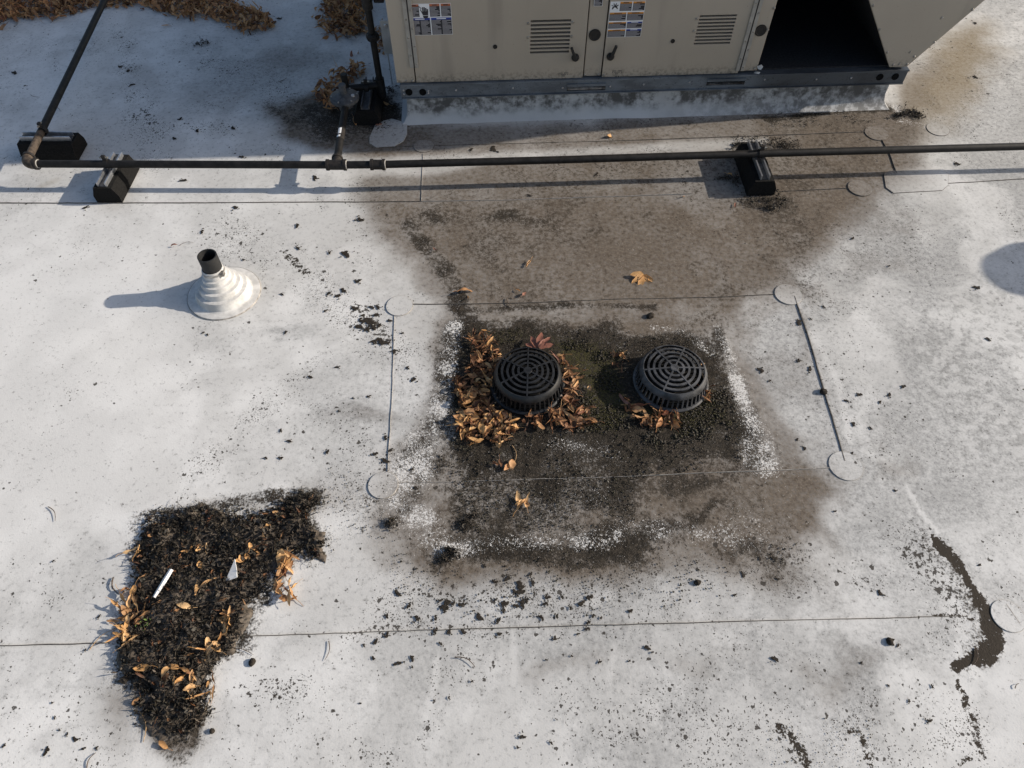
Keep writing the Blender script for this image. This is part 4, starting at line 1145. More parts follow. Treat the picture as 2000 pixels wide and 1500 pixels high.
def palmate(seed=4, lobes=5, L=.07):
    V, F = [], []
    r = random.Random(seed)
    for k in range(lobes):
        a = R(-70 + 140 * k / (lobes - 1)); ll = L * (1 - .25 * abs(k - (lobes - 1) / 2) / 2)
        v, f = leaf_arrays(40 + k, ll, .024, 6, 4, False)
        v[:, 1] += ll / 2; v[:, 2] *= .6
        ca, sa = math.cos(a), math.sin(a)
        v = np.stack([v[:, 0] * ca + v[:, 1] * sa, -v[:, 0] * sa + v[:, 1] * ca, v[:, 2] + .002 * k], -1)
        F.append(f + sum(len(q) for q in V)); V.append(v)
    return np.vstack(V), np.vstack(F)
PALM = {mt: np_mesh('leaf', *palmate(), mt, None, True) for mt in ('leaf', 'leaf_red', 'leaf_gold')}
CLUSTER_LABELS = {}
def put_leaf(p, label, group=None, mat='leaf', size=1.0, tilt=.5, kind=None, rz=None, name='dry_leaf'):
    me = PALM[mat] if kind == 'palm' else LEAF_ME[mat][random.randrange(len(LEAVES)) if kind is None else kind]
    o = link(bpy.data.objects.new(name, me))
    o.location = p
    o.rotation_euler = (random.gauss(0, tilt), random.gauss(0, tilt), random.uniform(0, 6.283) if rz is None else rz)
    s = size * random.uniform(.85, 1.15); o.scale = (s, s * random.uniform(.9, 1.1), s)
    return tag(o, label, 'leaf', group)
def scatter_leaves(poly_px, n, zmax, label, group, mat, size, tilt=.38, hfun=None):
    pts = inside(gp(poly_px), n)
    for x, y in pts:
        z = random.uniform(0.004, zmax) + (hfun(x, y) if hfun else 0)
        put_leaf((x, y, z), label, group, mat, size, tilt)
def stuff_leaves(name, poly_list, per_m2, zfun, mat, size, label, cat='leaves', seeds=LEAVES, tilt=.6, hfun=None, spread=0.0):
    Vs, Fs, Ts = [], [], []
    k = 0
    for P in poly_list:
        P = gp(P); A = abs(sum(P[i][0] * P[(i + 1) % len(P)][1] - P[(i + 1) % len(P)][0] * P[i][1] for i in range(len(P)))) / 2
        n = int(A * per_m2)
        for x, y in inside(P, n) + (rng.normal(0, spread, (n, 2)) if spread else 0):
            v, f = seeds[int(rng.integers(len(seeds)))]
            s = size * rng.uniform(.7, 1.2)
            m = np.array(Matrix.Rotation(rng.uniform(0, 6.283), 3, 'Z') @ Matrix.Rotation(rng.normal(0, tilt), 3, 'X') @ Matrix.Rotation(rng.normal(0, tilt), 3, 'Y'))
            z = zfun(x, y, P) + (hfun(x, y) if hfun else 0)
            vv = (v * s) @ m.T
            vv[:, 2] -= min(0, vv[:, 2].min()) if z < .02 else 0
            Vs.append(vv + np.array([x, y, z])); Fs.append(f + k); Ts.append(np.full(len(v), rng.random())); k += len(v)
    o = link(bpy.data.objects.new(name, np_mesh(name, np.vstack(Vs), np.vstack(Fs), mat, np.concatenate(Ts), True)))
    return tag(o, label, cat, None, 'stuff')
def heap_z(x, y, P):
    d = -float(poly_sd(np.array([x]), np.array([y]), P)[0])
    return rng.uniform(.0, max(.004, min(.030, .006 + d * .25)))
HEAP1 = [(-260, 70), (-120, 60), (0, 42), (60, 36), (100, 36), (150, 24), (200, 14), (255, 10), (300, 16), (335, 32), (380, 38), (425, 38), (450, 52), (480, 62), (515, 60), (538, 50), (525, 34), (480, 20), (440, 2), (400, -60), (-260, -60)]
HEAP2 = [(640, -50), (632, 0), (627, 40), (630, 62), (660, 74), (690, 72), (714, 66), (716, 0), (716, -50)]
HEAP3 = [(736, 60), (738, 98), (752, 100), (768, 98), (762, 52), (750, 52)]
stuff_leaves('leaf_litter', [HEAP1, HEAP2, HEAP3], 3800, heap_z, 'leaf', .85, 'drift of brown autumn leaves along the shaded far roof', 'leaves', LEAVES, .5, None, .022)
FRONT1 = [(0, 42), (60, 38), (100, 38), (150, 26), (200, 16), (255, 12), (255, 2), (0, 8)]
FRONT2 = [(335, 32), (380, 38), (425, 38), (450, 52), (480, 62), (515, 60), (538, 50), (525, 34), (470, 20), (400, 6), (340, 10)]
scatter_leaves(FRONT1, 8, .05, 'curled brown leaf at the front of the far left leaf drift', 'leaves fronting the far left drift', 'leaf', .95)
scatter_leaves(FRONT2, 8, .05, 'curled brown leaf in the tail of the far leaf drift', 'leaves in the tail of the far drift', 'leaf', .95)
scatter_leaves([(632, 10), (630, 60), (660, 72), (712, 64), (714, 10)], 6, .06, 'curled brown leaf in the far heap left of the gas riser', 'leaves in the heap by the riser', 'leaf', .95)
# around the regulator
RG = [(612, 186), (650, 150), (690, 128), (716, 138), (700, 160), (668, 168), (668, 205), (640, 222), (628, 205)]
stuff_leaves('leaf_litter', [RG], 2600, lambda x, y, P: rng.uniform(0, .045), 'leaf', .85, 'red-brown leaf litter piled against the gas regulator', 'leaves', LEAVES, .5)
RG = [(612, 186), (650, 150), (690, 128), (716, 138), (700, 160), (668, 168), (668, 205), (640, 222), (628, 205)]
scatter_leaves(RG, 20, .05, 'red-brown leaf heaped against the gas regulator', 'leaves heaped at the regulator', 'leaf', 1.0)
for x, y, lab in ((690, 108, 'small clump of red-brown leaf beyond the regulator heap'), (700, 103, 'brown leaf lying over another just beyond the regulator heap'), (693, 238, 'pale leaf lying in the dark below the regulator'), (740, 245, 'red leaf at the foot of the regulator support'), (752, 200, 'brown leaf between the regulator support and the curb')):
    put_leaf(GV(x, y, .006), lab, None, 'leaf_red' if 'red' in lab else 'leaf', 1.1)
# left drain
RING = [([(912, 655), (945, 648), (968, 672), (978, 700), (965, 740), (955, 775), (925, 770), (885, 765), (880, 748), (915, 722), (922, 690)], 36, .022),
        ([(888, 765), (950, 765), (965, 800), (1000, 815), (1012, 845), (985, 872), (950, 862), (925, 870), (892, 842), (902, 805)], 58, .026),
        ([(1010, 815), (1080, 805), (1160, 795), (1165, 825), (1130, 845), (1090, 830), (1030, 840)], 20, .025),
        ([(1090, 690), (1120, 720), (1140, 750), (1125, 790), (1100, 800), (1105, 750)], 20, .03)]
RL = ['small crisp leaf heaped behind the left drain dome', 'pale curled leaf heaped left of the left drain dome', 'reddish leaf lying in front of the left drain dome', 'curled leaf along the right side of the left drain dome']
stuff_leaves('leaf_litter', [RING[0][0], RING[0][0], RING[1][0], RING[1][0], RING[2][0], RING[3][0], [(1210, 770), (1250, 795), (1330, 815), (1335, 838), (1250, 835), (1215, 800)], [(1365, 740), (1395, 760), (1380, 790), (1368, 780)], [(1195, 690), (1225, 700), (1215, 725), (1195, 715)]], 1900, lambda x, y, P: rng.uniform(0, .012), 'leaf_dark', .62, 'crushed brown leaf litter bedded beneath the larger leaves', 'leaves', LEAVES, .4)
for (P, n, z), lab, mt in zip(RING, RL, ('leaf_gold', 'leaf_gold', 'leaf', 'leaf')):
    scatter_leaves(P, n, z, lab, lab.replace('leaf', 'leaves', 1), mt, .74 if 'small' in lab else .92)
put_leaf(GV(1052, 682, .03), 'dull purple lobed leaf standing behind the left drain dome', None, 'leaf_red', 1.15, .25, 'palm', R(-10))
put_leaf(GV(1086, 700, .02), 'dark red leaf tucked against the left drain dome', None, 'leaf_red', .9, .3)
put_leaf(GV(1152, 758, .006), 'single orange leaf right of the left drain heap', None, 'leaf', .7, .3)
# right drain
for x, y, mt, s, lab in ((1214, 692, 'leaf_gold', .6, 'small pale leaf scrap up-left of the right drain dome'), (1205, 712, 'leaf', .6, 'small brown leaf scrap left of the right drain dome'), (1222, 780, 'leaf_red', 1.0, 'dull red leaf at the lower left of the right drain dome'), (1245, 800, 'leaf', 1.0, 'oval brown leaf leaning on the front of the right drain'), (1262, 812, 'leaf_gold', 1.1, 'bright crumpled tan leaf in front of the right drain'),
                       (1272, 822, 'leaf', 1.0, 'dark folded leaf in front of the right drain'), (1288, 808, 'leaf', 1.0, 'brown oval leaf below the right drain wall'), (1312, 826, 'leaf_gold', .8, 'pale forked leaf scrap front-right of the right drain'), (1382, 772, 'leaf_gold', .8, 'small tan leaf at the right side of the right drain'), (1372, 712, 'leaf', .6, 'tiny brown leaf behind the right drain dome')):
    put_leaf(GV(x, y, .008), lab, None, mt, s, .4)
scatter_leaves([(1225, 765), (1300, 800), (1330, 830), (1250, 830)], 8, .015, 'brown leaf lying in front of the right drain', 'leaves before the right drain', 'leaf', .9)
# loose leaves on the sheet
for x, y, mt, s, k, lab in ((1256, 537, 'leaf_gold', 1.25, 'palm', 'bright yellow crumpled leaf with long stem on the brown stain'), (1033, 515, 'leaf', .8, None, 'small curled orange leaf with stem mid brown stain'),
                          (850, 487, 'leaf_red', .7, None, 'tiny dark red leaf scrap left on the brown stain'), (908, 570, 'leaf', 1.0, None, 'folded brown leaf at the top left of the sump sheet'), (915, 582, 'leaf', .9, None, 'dark orange leaf touching the sump seam'),
                          (1012, 567, 'leaf_gold', .65, None, 'pale narrow leaf just above the sump seam'), (1024, 574, 'leaf_red', .65, None, 'pinkish narrow leaf standing just above the sump seam'), (1436, 402, 'leaf_red', 1.0, None, 'pink upright leaf in front of the right pipe block'),
                          (1335, 384, 'leaf', .55, None, 'tiny orange leaf at the shadow tip of the right block'), (1425, 342, 'leaf_gold', .9, None, 'tan leaf in the shadow of the right pipe block'), (1190, 266, 'leaf_gold', .9, None, 'orange curled leaf at the shade edge before the unit'),
                          (340, 480, 'leaf_red', .7, None, 'dark red leaf scrap with long stem behind the vent'), (325, 50, 'leaf', .7, None, 'single flat brown leaf before the far drift'), (5, 55, 'leaf', 1.1, None, 'brown leaf at the far left edge of the roof')):
    put_leaf(GV(x, y, .005), lab, None, mt, s, .35, k)
for i, (x, y) in enumerate(((978, 905), (990, 912), (1000, 908), (968, 906))):
    put_leaf(GV(x, y, .006), 'narrow rolled leaf in the small clump below the left drain', 'clump below the left drain', 'leaf', .85, .3)
for i, (x, y) in enumerate(((1012, 972), (1022, 980), (1030, 974), (1018, 986), (1028, 986))):
    put_leaf(GV(x, y, .006), 'thin rolled tan leaf in the clump on the salt bloom', 'clump on the salt bloom', 'leaf_gold', .75, .3, None, random.uniform(-1, 1))

# ------------------------------------------------------------------ heap of rotted debris
PILE = gp([(283, 1012), (330, 1002), (400, 990), (440, 1000), (470, 1010), (505, 1000), (545, 985), (562, 972), (620, 970), (600, 1008), (616, 1040), (634, 1060), (622, 1092), (590, 1088), (560, 1075), (530, 1095), (525, 1140), (500, 1168), (478, 1180), (476, 1225), (456, 1270), (418, 1298), (405, 1345), (412, 1390), (385, 1425), (340, 1440), (300, 1412), (272, 1395), (262, 1330), (240, 1312), (236, 1255), (252, 1200), (266, 1150), (262, 1100), (275, 1050)])
px0, py0 = np.array(PILE).min(0) - .05; px1, py1 = np.array(PILE).max(0) + .05
STEP = .006
hx = np.arange(px0, px1, STEP); hy = np.arange(py0, py1, STEP)
HX, HY = np.meshgrid(hx, hy)
dd = -poly_sd(HX + (fbm(HX, HY, 8, 5) - .5) * .22, HY + (fbm(HX + 5, HY, 8, 5) - .5) * .22, PILE)
HZ = np.where(dd > 0, .021 * (1 - np.exp(-np.maximum(dd, 0) / .055)), -.01) * 1.0
HZ = HZ + np.where(dd > 0, ((fbm(HX, HY, 13, 4) - .5) * .055 + (vnoise(HX, HY, 130) - .5) * .006) * sm01(dd / .05), 0)
def pile_h(x, y):
    i = int((y - py0) / STEP); j = int((x - px0) / STEP)
    return max(0.0, float(HZ[min(max(i, 0), len(hy) - 1), min(max(j, 0), len(hx) - 1)]))
ii = np.arange(HX.size).reshape(HX.shape)
fq = np.stack([ii[:-1, :-1], ii[:-1, 1:], ii[1:, 1:], ii[1:, :-1]], -1).reshape(-1, 4)
ok = (HZ.ravel()[fq] > -.005).any(1)
pile = link(bpy.data.objects.new('debris_heap', np_mesh('debris_heap', np.stack([HX.ravel(), HY.ravel(), HZ.ravel()], -1), fq[ok], 'leaf_rot', rng.random(HX.size) * .15, False)))
tag(pile, 'heap of black rotted leaves and mud on the white roof', 'debris', None, 'stuff')
FRAG = [leaf_arrays(100 + s, .020 + .006 * (s % 4), .009 + .003 * (s % 3), 3, 2, False) for s in range(10)]
def frag_z(x, y, P): return rng.uniform(-.004, .006)
PILE_PX = [(283, 1012), (330, 1002), (400, 990), (440, 1000), (470, 1010), (505, 1000), (545, 985), (562, 972), (620, 970), (600, 1008), (616, 1040), (634, 1060), (622, 1092), (590, 1088), (560, 1075), (530, 1095), (525, 1140), (500, 1168), (478, 1180), (476, 1225), (456, 1270), (418, 1298), (405, 1345), (412, 1390), (385, 1425), (340, 1440), (300, 1412), (272, 1395), (262, 1330), (240, 1312), (236, 1255), (252, 1200), (266, 1150), (262, 1100), (275, 1050)]
stuff_leaves('rotted_leaf_bits', [PILE_PX], 19000, frag_z, 'leaf_rot', .72, 'black rotted leaf scraps covering the debris heap', 'debris', FRAG, .8, pile_h, .008)
stuff_leaves('leaf_scraps', [PILE_PX], 420, lambda x, y, P: rng.uniform(-.002, .006), 'leaf_dark', .42, 'small tan and brown leaf scraps mixed through the debris heap', 'leaves', LEAVES, .5, pile_h)
def tube_arr(pts, r0, r1, n=4):
    q = MB().tube(pts, [r0 + (r1 - r0) * i / (len(pts) - 1) for i in range(len(pts))], n)
    f4 = [f for f in q.f if len(f) == 4]
    return np.array(q.v), np.array(f4)
def twig_path(p, L, ang, bendy=.3, lift=.0):
    pts = []; a = ang; x, y = p[0], p[1]
    for k in range(6):
        pts.append((x, y, p[2] + .0015 + lift * math.sin(math.pi * k / 5)))
        a += random.gauss(0, bendy * .5); x += math.cos(a) * L / 5; y += math.sin(a) * L / 5
    return pts
Vs, Fs, Ts, k = [], [], [], 0
for x, y in inside(PILE, 420):
    v, f = tube_arr(twig_path((x, y, pile_h(x, y) + .002), random.uniform(.02, .075), random.uniform(0, 6.28), .4, random.uniform(0, .012)), random.uniform(.0006, .0013), .0004)
    Vs.append(v); Fs.append(f + k); Ts.append(np.full(len(v), rng.random())); k += len(v)
tw = link(bpy.data.objects.new('twig_bits', np_mesh('twig_bits', np.vstack(Vs), np.vstack(Fs), 'leaf_rot', np.concatenate(Ts))))
tag(tw, 'fine dark stalks and twiglets tangled through the debris heap', 'debris', None, 'stuff')
# tan leaves on and beside the heap
for P, n, z, lab, on in (([(232, 1160), (262, 1150), (295, 1165), (290, 1205), (270, 1225), (262, 1260), (238, 1262), (222, 1225)], 30, .022, 'tan curled leaf piled on the left flank of the debris heap', False),
                         ([(255, 1080), (280, 1075), (280, 1090), (262, 1096)], 3, .02, 'reddish leaf at the upper left of the debris heap', False),
                         ([(546, 1088), (574, 1084), (578, 1120), (576, 1162), (565, 1178), (548, 1174), (542, 1130)], 26, .026, 'stacked pale tan leaf on the white sheet right of the heap', False),
                         ([(420, 1195), (445, 1195), (472, 1200), (470, 1225), (450, 1235), (418, 1225)], 9, .01, 'tan curled leaf on the right shoulder of the heap', True),
                         ([(398, 1245), (440, 1240), (440, 1265), (420, 1282), (400, 1272)], 8, .012, 'golden leaf at the heap waist beside the long twig', True),
                         ([(325, 1305), (375, 1305), (372, 1345), (330, 1345)], 7, .012, 'splayed golden leaf near the foot of the heap', True),
                         ([(375, 1318), (422, 1318), (420, 1360), (375, 1368)], 11, .012, 'brown and gold leaf at the right foot of the heap', True),
                         ([(460, 1070), (500, 1060), (515, 1030), (530, 1030), (520, 1075), (470, 1100)], 10, .014, 'tan curled leaf across the upper right of the heap', True),
                         ([(350, 1060), (400, 1050), (410, 1080), (360, 1085)], 4, .01, 'ochre leaf in the upper middle of the heap', True)):
    scatter_leaves(P, n, z, lab, lab.replace('leaf', 'leaves', 1), 'leaf_gold', .66 if on else .82, .45, pile_h if on else None)
for x, y, lab, rz in ((390, 1155, 'rolled tan leaf upright in the centre of the heap', 0.1), (412, 1145, 'slender rolled tan leaf slanting in the centre of the heap', -.9), (365, 1188, 'ragged pale leaf lying across the heap middle', 1.4), (395, 1107, 'folded yellow leaf below the upper middle of the heap', .5), (283, 1308, 'long golden leaf on the lower left edge of the heap', 1.7), (320, 1455, 'rolled tan leaf at the very foot of the heap', 1.0), (545, 1005, 'dull brown leaf on the upper right arm of the heap', 1.2)):
    p = G(x, y); put_leaf((p[0], p[1], pile_h(p[0], p[1]) + .004), lab, None, 'leaf_gold', .9, .2, None, rz)
# white litter
p0, p1 = G(341, 1118), G(308, 1172)
st = empty('plastic_strip', (p0[0], p0[1], pile_h(p0[0], p0[1]) + .012)); st.rotation_euler = (R(-6), 0, math.atan2(p1[1] - p0[1], p1[0] - p0[0]))
tag(st, 'narrow white plastic strip stuck in the debris heap', 'litter')
Ls = float(np.linalg.norm(p1 - p0))
MB().add([(0, -.008, 0), (0, .008, 0), (Ls * .5, .010, .003), (Ls * .5, -.007, .003), (Ls, .003, -.004), (Ls, -.009, -.004), (0, 0, .005), (Ls * .5, .001, .008), (Ls, -.003, .0)],
         [(0, 3, 7, 6), (6, 7, 2, 1), (3, 5, 8, 7), (7, 8, 4, 2), (0, 6, 1), (5, 4, 8), (0, 1, 2, 3), (3, 2, 4, 5)]).build('strip', 'white_litter', st)
c = G(455, 1122)
sh = MB().add([(-.014, -.036, 0), (.030, -.022, .012), (.024, .004, .016), (.010, .042, .02), (-.013, -.036, -.002), (.031, -.022, .010), (.025, .004, .014), (.011, .042, .018)], [(0, 1, 2, 3), (7, 6, 5, 4), (0, 4, 5, 1), (1, 5, 6, 2), (2, 6, 7, 3), (3, 7, 4, 0)]).build('plastic_shard', 'white_litter')
sh.location = (c[0], c[1], pile_h(c[0], c[1]) + .010); tag(sh, 'white triangular plastic shard lying on the debris heap', 'litter')
# sprout
sp_ = empty('sprout', (*G(287, 1222)[:2], pile_h(*G(287, 1222)[:2])))
tag(sp_, 'tiny green sprout growing in the left side of the heap', 'plant')
for k in range(9):
    v, f = leaf_arrays(300 + k, .014, .007, 3, 2, False)
    a = k * .7
    o = link(bpy.data.objects.new('leaf_blade', np_mesh('leaf_blade', v, f, 'moss_green')), sp_)
    o.location = (.012 * math.cos(a) * (1 + k % 2), .012 * math.sin(a) * (1 + k % 2), .012 + .003 * (k % 3)); o.rotation_euler = (.4, .2, a)
MB().tube([(0, 0, -.004), (.002, .001, .014)], .0012, 6).build('stem', 'moss_green', sp_)

# ------------------------------------------------------------------ twigs on the sheet
for x0, y0, x1, y1, r, mt, lab in ((94, 990, 108, 1018, .0016, 'twig', 'short dark twig alone on the clean white sheet at left'), (428, 1276, 495, 1279, .0014, 'twig', 'long thin stalk lying right of the heap waist'), (222, 1128, 232, 1160, .0026, 'twig', 'thick dark twig curving at the left of the heap'),
                                   (175, 1270, 240, 1225, .0014, 'twig_tan', 'pair of tan leaf stalks poking left from the heap'), (273, 1390, 280, 1450, .0018, 'twig_tan', 'orange stalk at the lower left foot of the heap'), (642, 1252, 634, 1290, .0015, 'twig', 'curved dark stalk below the long seam'), (888, 1284, 928, 1303, .0018, 'twig', 'dark stalk with bulbous end below the seam mid roof'),
                                   (1000, 870, 1004, 906, .0014, 'twig_tan', 'thin orange stalk below the left drain leaves'), (865, 750, 895, 752, .0014, 'twig', 'thin stalk poking left from the left drain heap'), (170, 1500, 188, 1470, .0018, 'twig', 'reddish stalk at the bottom left edge'), (1905, 1265, 1898, 1300, .0018, 'twig', 'dark twig lying in the right mud streak'),
                                   (1982, 1345, 1990, 1335, .0014, 'twig', 'tiny twig on clean sheet at the right edge'), (395, 1390, 412, 1345, .0012, 'twig_tan', 'fine tan stalk along the right foot of the heap'), (990, 583, 1001, 600, .0022, 'twig', 'dark hooked twig on the sump seam'), (350, 480, 378, 474, .0010, 'twig', 'hair-thin stem of the red scrap behind the vent'),
                                   (60, 185, 78, 190, .0012, 'twig', 'small dark twig in the shade left of the far pipe'), (545, 160, 560, 152, .0016, 'twig', 'small dark twig in shade before the far heap'), (105, 210, 118, 218, .0015, 'twig', 'dark twig touching the far pipe in shade')):
    a, b = GV(x0, y0), GV(x1, y1)
    d = b - a; s = Vector((-d.y, d.x, 0)) * random.choice((-1, 1)) * .16
    pts = [a + d * t + s * math.sin(math.pi * t) * 1.0 + Vector((0, 0, r + .003 * math.sin(math.pi * t))) for t in (0, .2, .4, .6, .8, 1)]
    o = MB().tube(pts, [r, r, r * .9, r * .8, r * .7, r * .5], 6).build('twig', mt, None, True)
    tag(o, lab, 'twig')

# ------------------------------------------------------------------ dried mud clods (flat flakes and lumps)
def clod_mesh(seed, flat):
    r = random.Random(seed)
    bm = bmesh.new(); bmesh.ops.create_icosphere(bm, subdivisions=2, radius=1)
    k1, k2 = r.uniform(0, 9), r.uniform(0, 9)
    for v in bm.verts:
        c = v.co
        n = 1 + .45 * (float(vnoise(c.x + k1, c.y + k2 + c.z, 1.6)) - .5) + .30 * (float(vnoise(c.x + k2, c.y - c.z + k1, 3.7)) - .5)
        v.co = Vector((c.x * n * r.uniform(.97, 1.03), c.y * n * .85, max(c.z, -.25) * n * flat))
    me = bpy.data.meshes.new('mud_clod'); bm.to_mesh(me); bm.free(); me.materials.append(M['clod'])
    return me
def flake_mesh(seed):
    # a thin curled flake: ragged outline, low crown, a few crumbs broken off its rim
    r = random.Random(seed); q = MB()
    def piece(cx, cy, rad, n):
        ph = [r.uniform(0, 6.28) for _ in range(4)]
        v = [(cx, cy, .9)]
        for ring, (fr, z) in enumerate(((.55, 1.0), (.9, .7), (1.0, 0.0))):
            for k in range(n):
                a = 2 * math.pi * k / n
                rr = rad * (.78 + .26 * math.sin(2 * a + ph[0]) + .16 * math.sin(3 * a + ph[1]) + .13 * math.sin(5 * a + ph[2]) + .09 * math.sin(8 * a + ph[3]) + r.uniform(-.06, .06))
                v.append((cx + fr * rr * math.cos(a), cy + fr * rr * math.sin(a), z * r.uniform(.75, 1.15)))
        f = [(0, 1 + k, 1 + (k + 1) % n) for k in range(n)]
        for g in range(2):
            for k in range(n):
                f.append((1 + g * n + k, 1 + (g + 1) * n + k, 1 + (g + 1) * n + (k + 1) % n, 1 + g * n + (k + 1) % n))
        q.add(v, f)
    piece(0, 0, 1.0, 18)
    for k in range(r.randrange(1, 5)):
        a = r.uniform(0, 6.28); d = r.uniform(.9, 1.7); piece(d * math.cos(a), d * math.sin(a), r.uniform(.12, .38), 8)
    return q.mesh('mud_flake', 'clod')
CLODS = [flake_mesh(s) for s in range(14)]; LUMPS = [clod_mesh(50 + s, .75) for s in range(4)]
def Zm(ox, oy, sc, lst): return [(ox + a / sc, oy + b / sc, c) for a, b, c in lst]
south = Zm(680, 900, 2.439, [(185, 740, 5), (235, 630, 8), (330, 750, 6), (417, 748, 5), (465, 690, 11), (540, 685, 7), (625, 745, 8), (745, 680, 9), (742, 712, 6), (715, 760, 6), (820, 595, 10), (818, 625, 8), (830, 680, 9), (705, 660, 4), (950, 650, 6), (940, 680, 5), (920, 745, 6), (995, 740, 5), (1110, 680, 8), (1150, 650, 8), (1168, 738, 5), (1205, 748, 4), (1345, 715, 6), (1060, 700, 4), (1095, 825, 4), (1140, 800, 6), (1145, 770, 5), (800, 690, 6), (850, 665, 6), (880, 580, 6), (700, 575, 5), (440, 665, 5), (500, 680, 5), (290, 690, 5), (1020, 650, 4), (870, 540, 5), (920, 470, 7), (650, 500, 5), (760, 560, 6)])
seamc = Zm(680, 900, 2.439, [(185, 830, 6), (130, 862, 6), (75, 878, 4), (235, 965, 7), (305, 940, 6), (305, 982, 3), (120, 940, 5), (415, 810, 6), (480, 815, 6), (440, 870, 5), (550, 815, 7), (720, 825, 5), (985, 845, 5), (1425, 890, 7), (1450, 912, 3), (1198, 958, 4), (1065, 930, 3), (1340, 953, 3), (945, 948, 3)])
low = Zm(680, 900, 2.439, [(830, 1315, 6), (808, 1365, 3), (967, 1343, 4), (410, 1140, 3), (480, 1128, 3), (57, 1155, 3), (995, 1233, 2), (590, 1050, 3)])
right = Zm(1400, 950, 2.727, [(925, 825, 9), (965, 848, 4), (870, 568, 6), (310, 918, 7), (95, 578, 4), (140, 470, 6), (325, 492, 4), (1148, 1065, 4), (1025, 1143, 4), (1135, 1248, 5), (913, 1060, 3), (770, 940, 3), (1400, 418, 4), (305, 382, 6), (230, 385, 5), (950, 22, 3), (630, 132, 3)])
leftc = Zm(150, 420, 3.333, [(815, 108, 5), (1435, 68, 6), (1845, 30, 7), (1750, 252, 9), (1645, 245, 4), (1440, 215, 5), (1810, 605, 9), (1895, 688, 12), (1830, 430, 7), (1335, 515, 4), (1620, 622, 5), (1360, 762, 5), (850, 778, 4), (823, 765, 3), (1520, 1053, 5), (1690, 990, 4), (1085, 290, 3), (1735, 490, 7), (1640, 510, 6), (1700, 525, 6), (1950, 650, 6), (1830, 725, 7), (1890, 740, 6), (1970, 720, 6), (1960, 600, 5), (1920, 600, 6)])
mid = Zm(500, 560, 3.41, [(890, 225, 5), (975, 308, 4), (835, 365, 10), (870, 372, 7), (790, 360, 7), (920, 430, 7), (1010, 540, 5), (1048, 617, 7), (752, 730, 4), (648, 742, 3), (552, 828, 3), (540, 535, 4), (862, 1005, 5), (895, 1090, 6), (795, 1113, 6), (862, 1160, 7), (1065, 1340, 5), (1040, 1215, 4), (475, 1100, 5), (165, 957, 4), (220, 1027, 5), (165, 1140, 5), (65, 1140, 4), (785, 268, 8), (700, 268, 6), (740, 285, 6)])
bl_ = Zm(0, 1000, 3.0, [(312, 287, 3), (500, 808, 3), (440, 1332, 6), (272, 1400, 8), (565, 1382, 4), (490, 1386, 4), (320, 1205, 3), (305, 1118, 3), (580, 612, 4), (22, 1370, 4), (348, 1278, 3), (393, 1302, 3)])
rim = Zm(1400, 400, 2.727, [(437, 830, 5), (497, 873, 6), (235, 880, 6), (438, 627, 8), (500, 607, 3), (570, 543, 4), (728, 1167, 6), (820, 1190, 4), (690, 1043, 5), (760, 1010, 5), (920, 1012, 5), (995, 967, 5), (870, 1050, 5), (1445, 715, 6), (1385, 440, 7), (725, 178, 5), (918, 325, 3), (468, 1297, 5), (428, 1250, 4), (720, 1327, 5), (283, 937, 4)])
shade = [(28, 142, 7), (235, 130, 5), (250, 138, 5), (258, 165, 5), (352, 232, 6), (385, 255, 6), (340, 270, 5), (455, 250, 5), (472, 306, 6), (358, 352, 7), (460, 405, 6), (545, 36, 5), (615, 347, 8), (167, 405, 5), (920, 292, 5), (963, 291, 9), (1035, 382, 4), (1165, 340, 5), (1870, 320, 6), (1867, 318, 4), (1905, 45, 4), (1905, 150, 5), (905, 110, 0)]
for lst, lab, grp in ((south, 'flat flake of dried black mud on the sheet below the drains', 'mud flakes below the drains'), (seamc, 'dried mud flake near the long lower seam', 'mud flakes along the lower seam'), (low, 'tiny mud flake on the clean lower sheet', 'mud flakes on the lower sheet'),
                      (right, 'dark mud flake on the lower right sheet', 'mud flakes lower right'), (leftc, 'dried mud flake between the white vent and the drains', 'mud flakes right of the vent'), (mid, 'dried mud flake left of the sump sheet', 'mud flakes left of the sump'),
                      (bl_, 'small mud flake on the white sheet at bottom left', 'mud flakes bottom left'), (rim, 'mud flake on the grey sheet right of the sump', 'mud flakes right of the sump'), (shade, 'mud flake on the far sheet near the pipes', 'mud flakes near the pipes')):
    for x, y, r in lst:
        if r < 1: continue
        o = link(bpy.data.objects.new('mud_flake', random.choice(CLODS)))
        p = G(x, y); s = r * mpp(x, y) * .98
        o.location = (p[0], p[1], 0.0); o.rotation_euler = (0, 0, random.uniform(0, 6.28)); o.scale = (s * random.uniform(.85, 1.25), s * random.uniform(.75, 1.1), random.uniform(.0005, .0014))
        tag(o, lab, 'mud flake', grp)
for x, y, r, lab in ((493, 1294, 8, 'rounded dark dirt lump right of the debris heap'), (1608, 765, 8, 'small brown dirt lump on the right sump seam'), (1362, 1138, 7, 'dark seed-like lump with stalk below the sump'), (1737, 1253, 8, 'round dark lump on the lower right sheet'), (415, 1428, 6, 'small black lump below the debris heap'), (243, 1328, 9, 'dark lump at the left foot of the heap'), (1270, 618, 8, 'grey dirt lump on the pale strip behind the right drain')):
    o = link(bpy.data.objects.new('dirt_lump', random.choice(LUMPS))); p = G(x, y); s = r * mpp(x, y)
    o.location = (p[0], p[1], s * .12); o.scale = (s, s, s); o.rotation_euler = (0, 0, random.uniform(0, 6)); tag(o, lab, 'dirt lump')

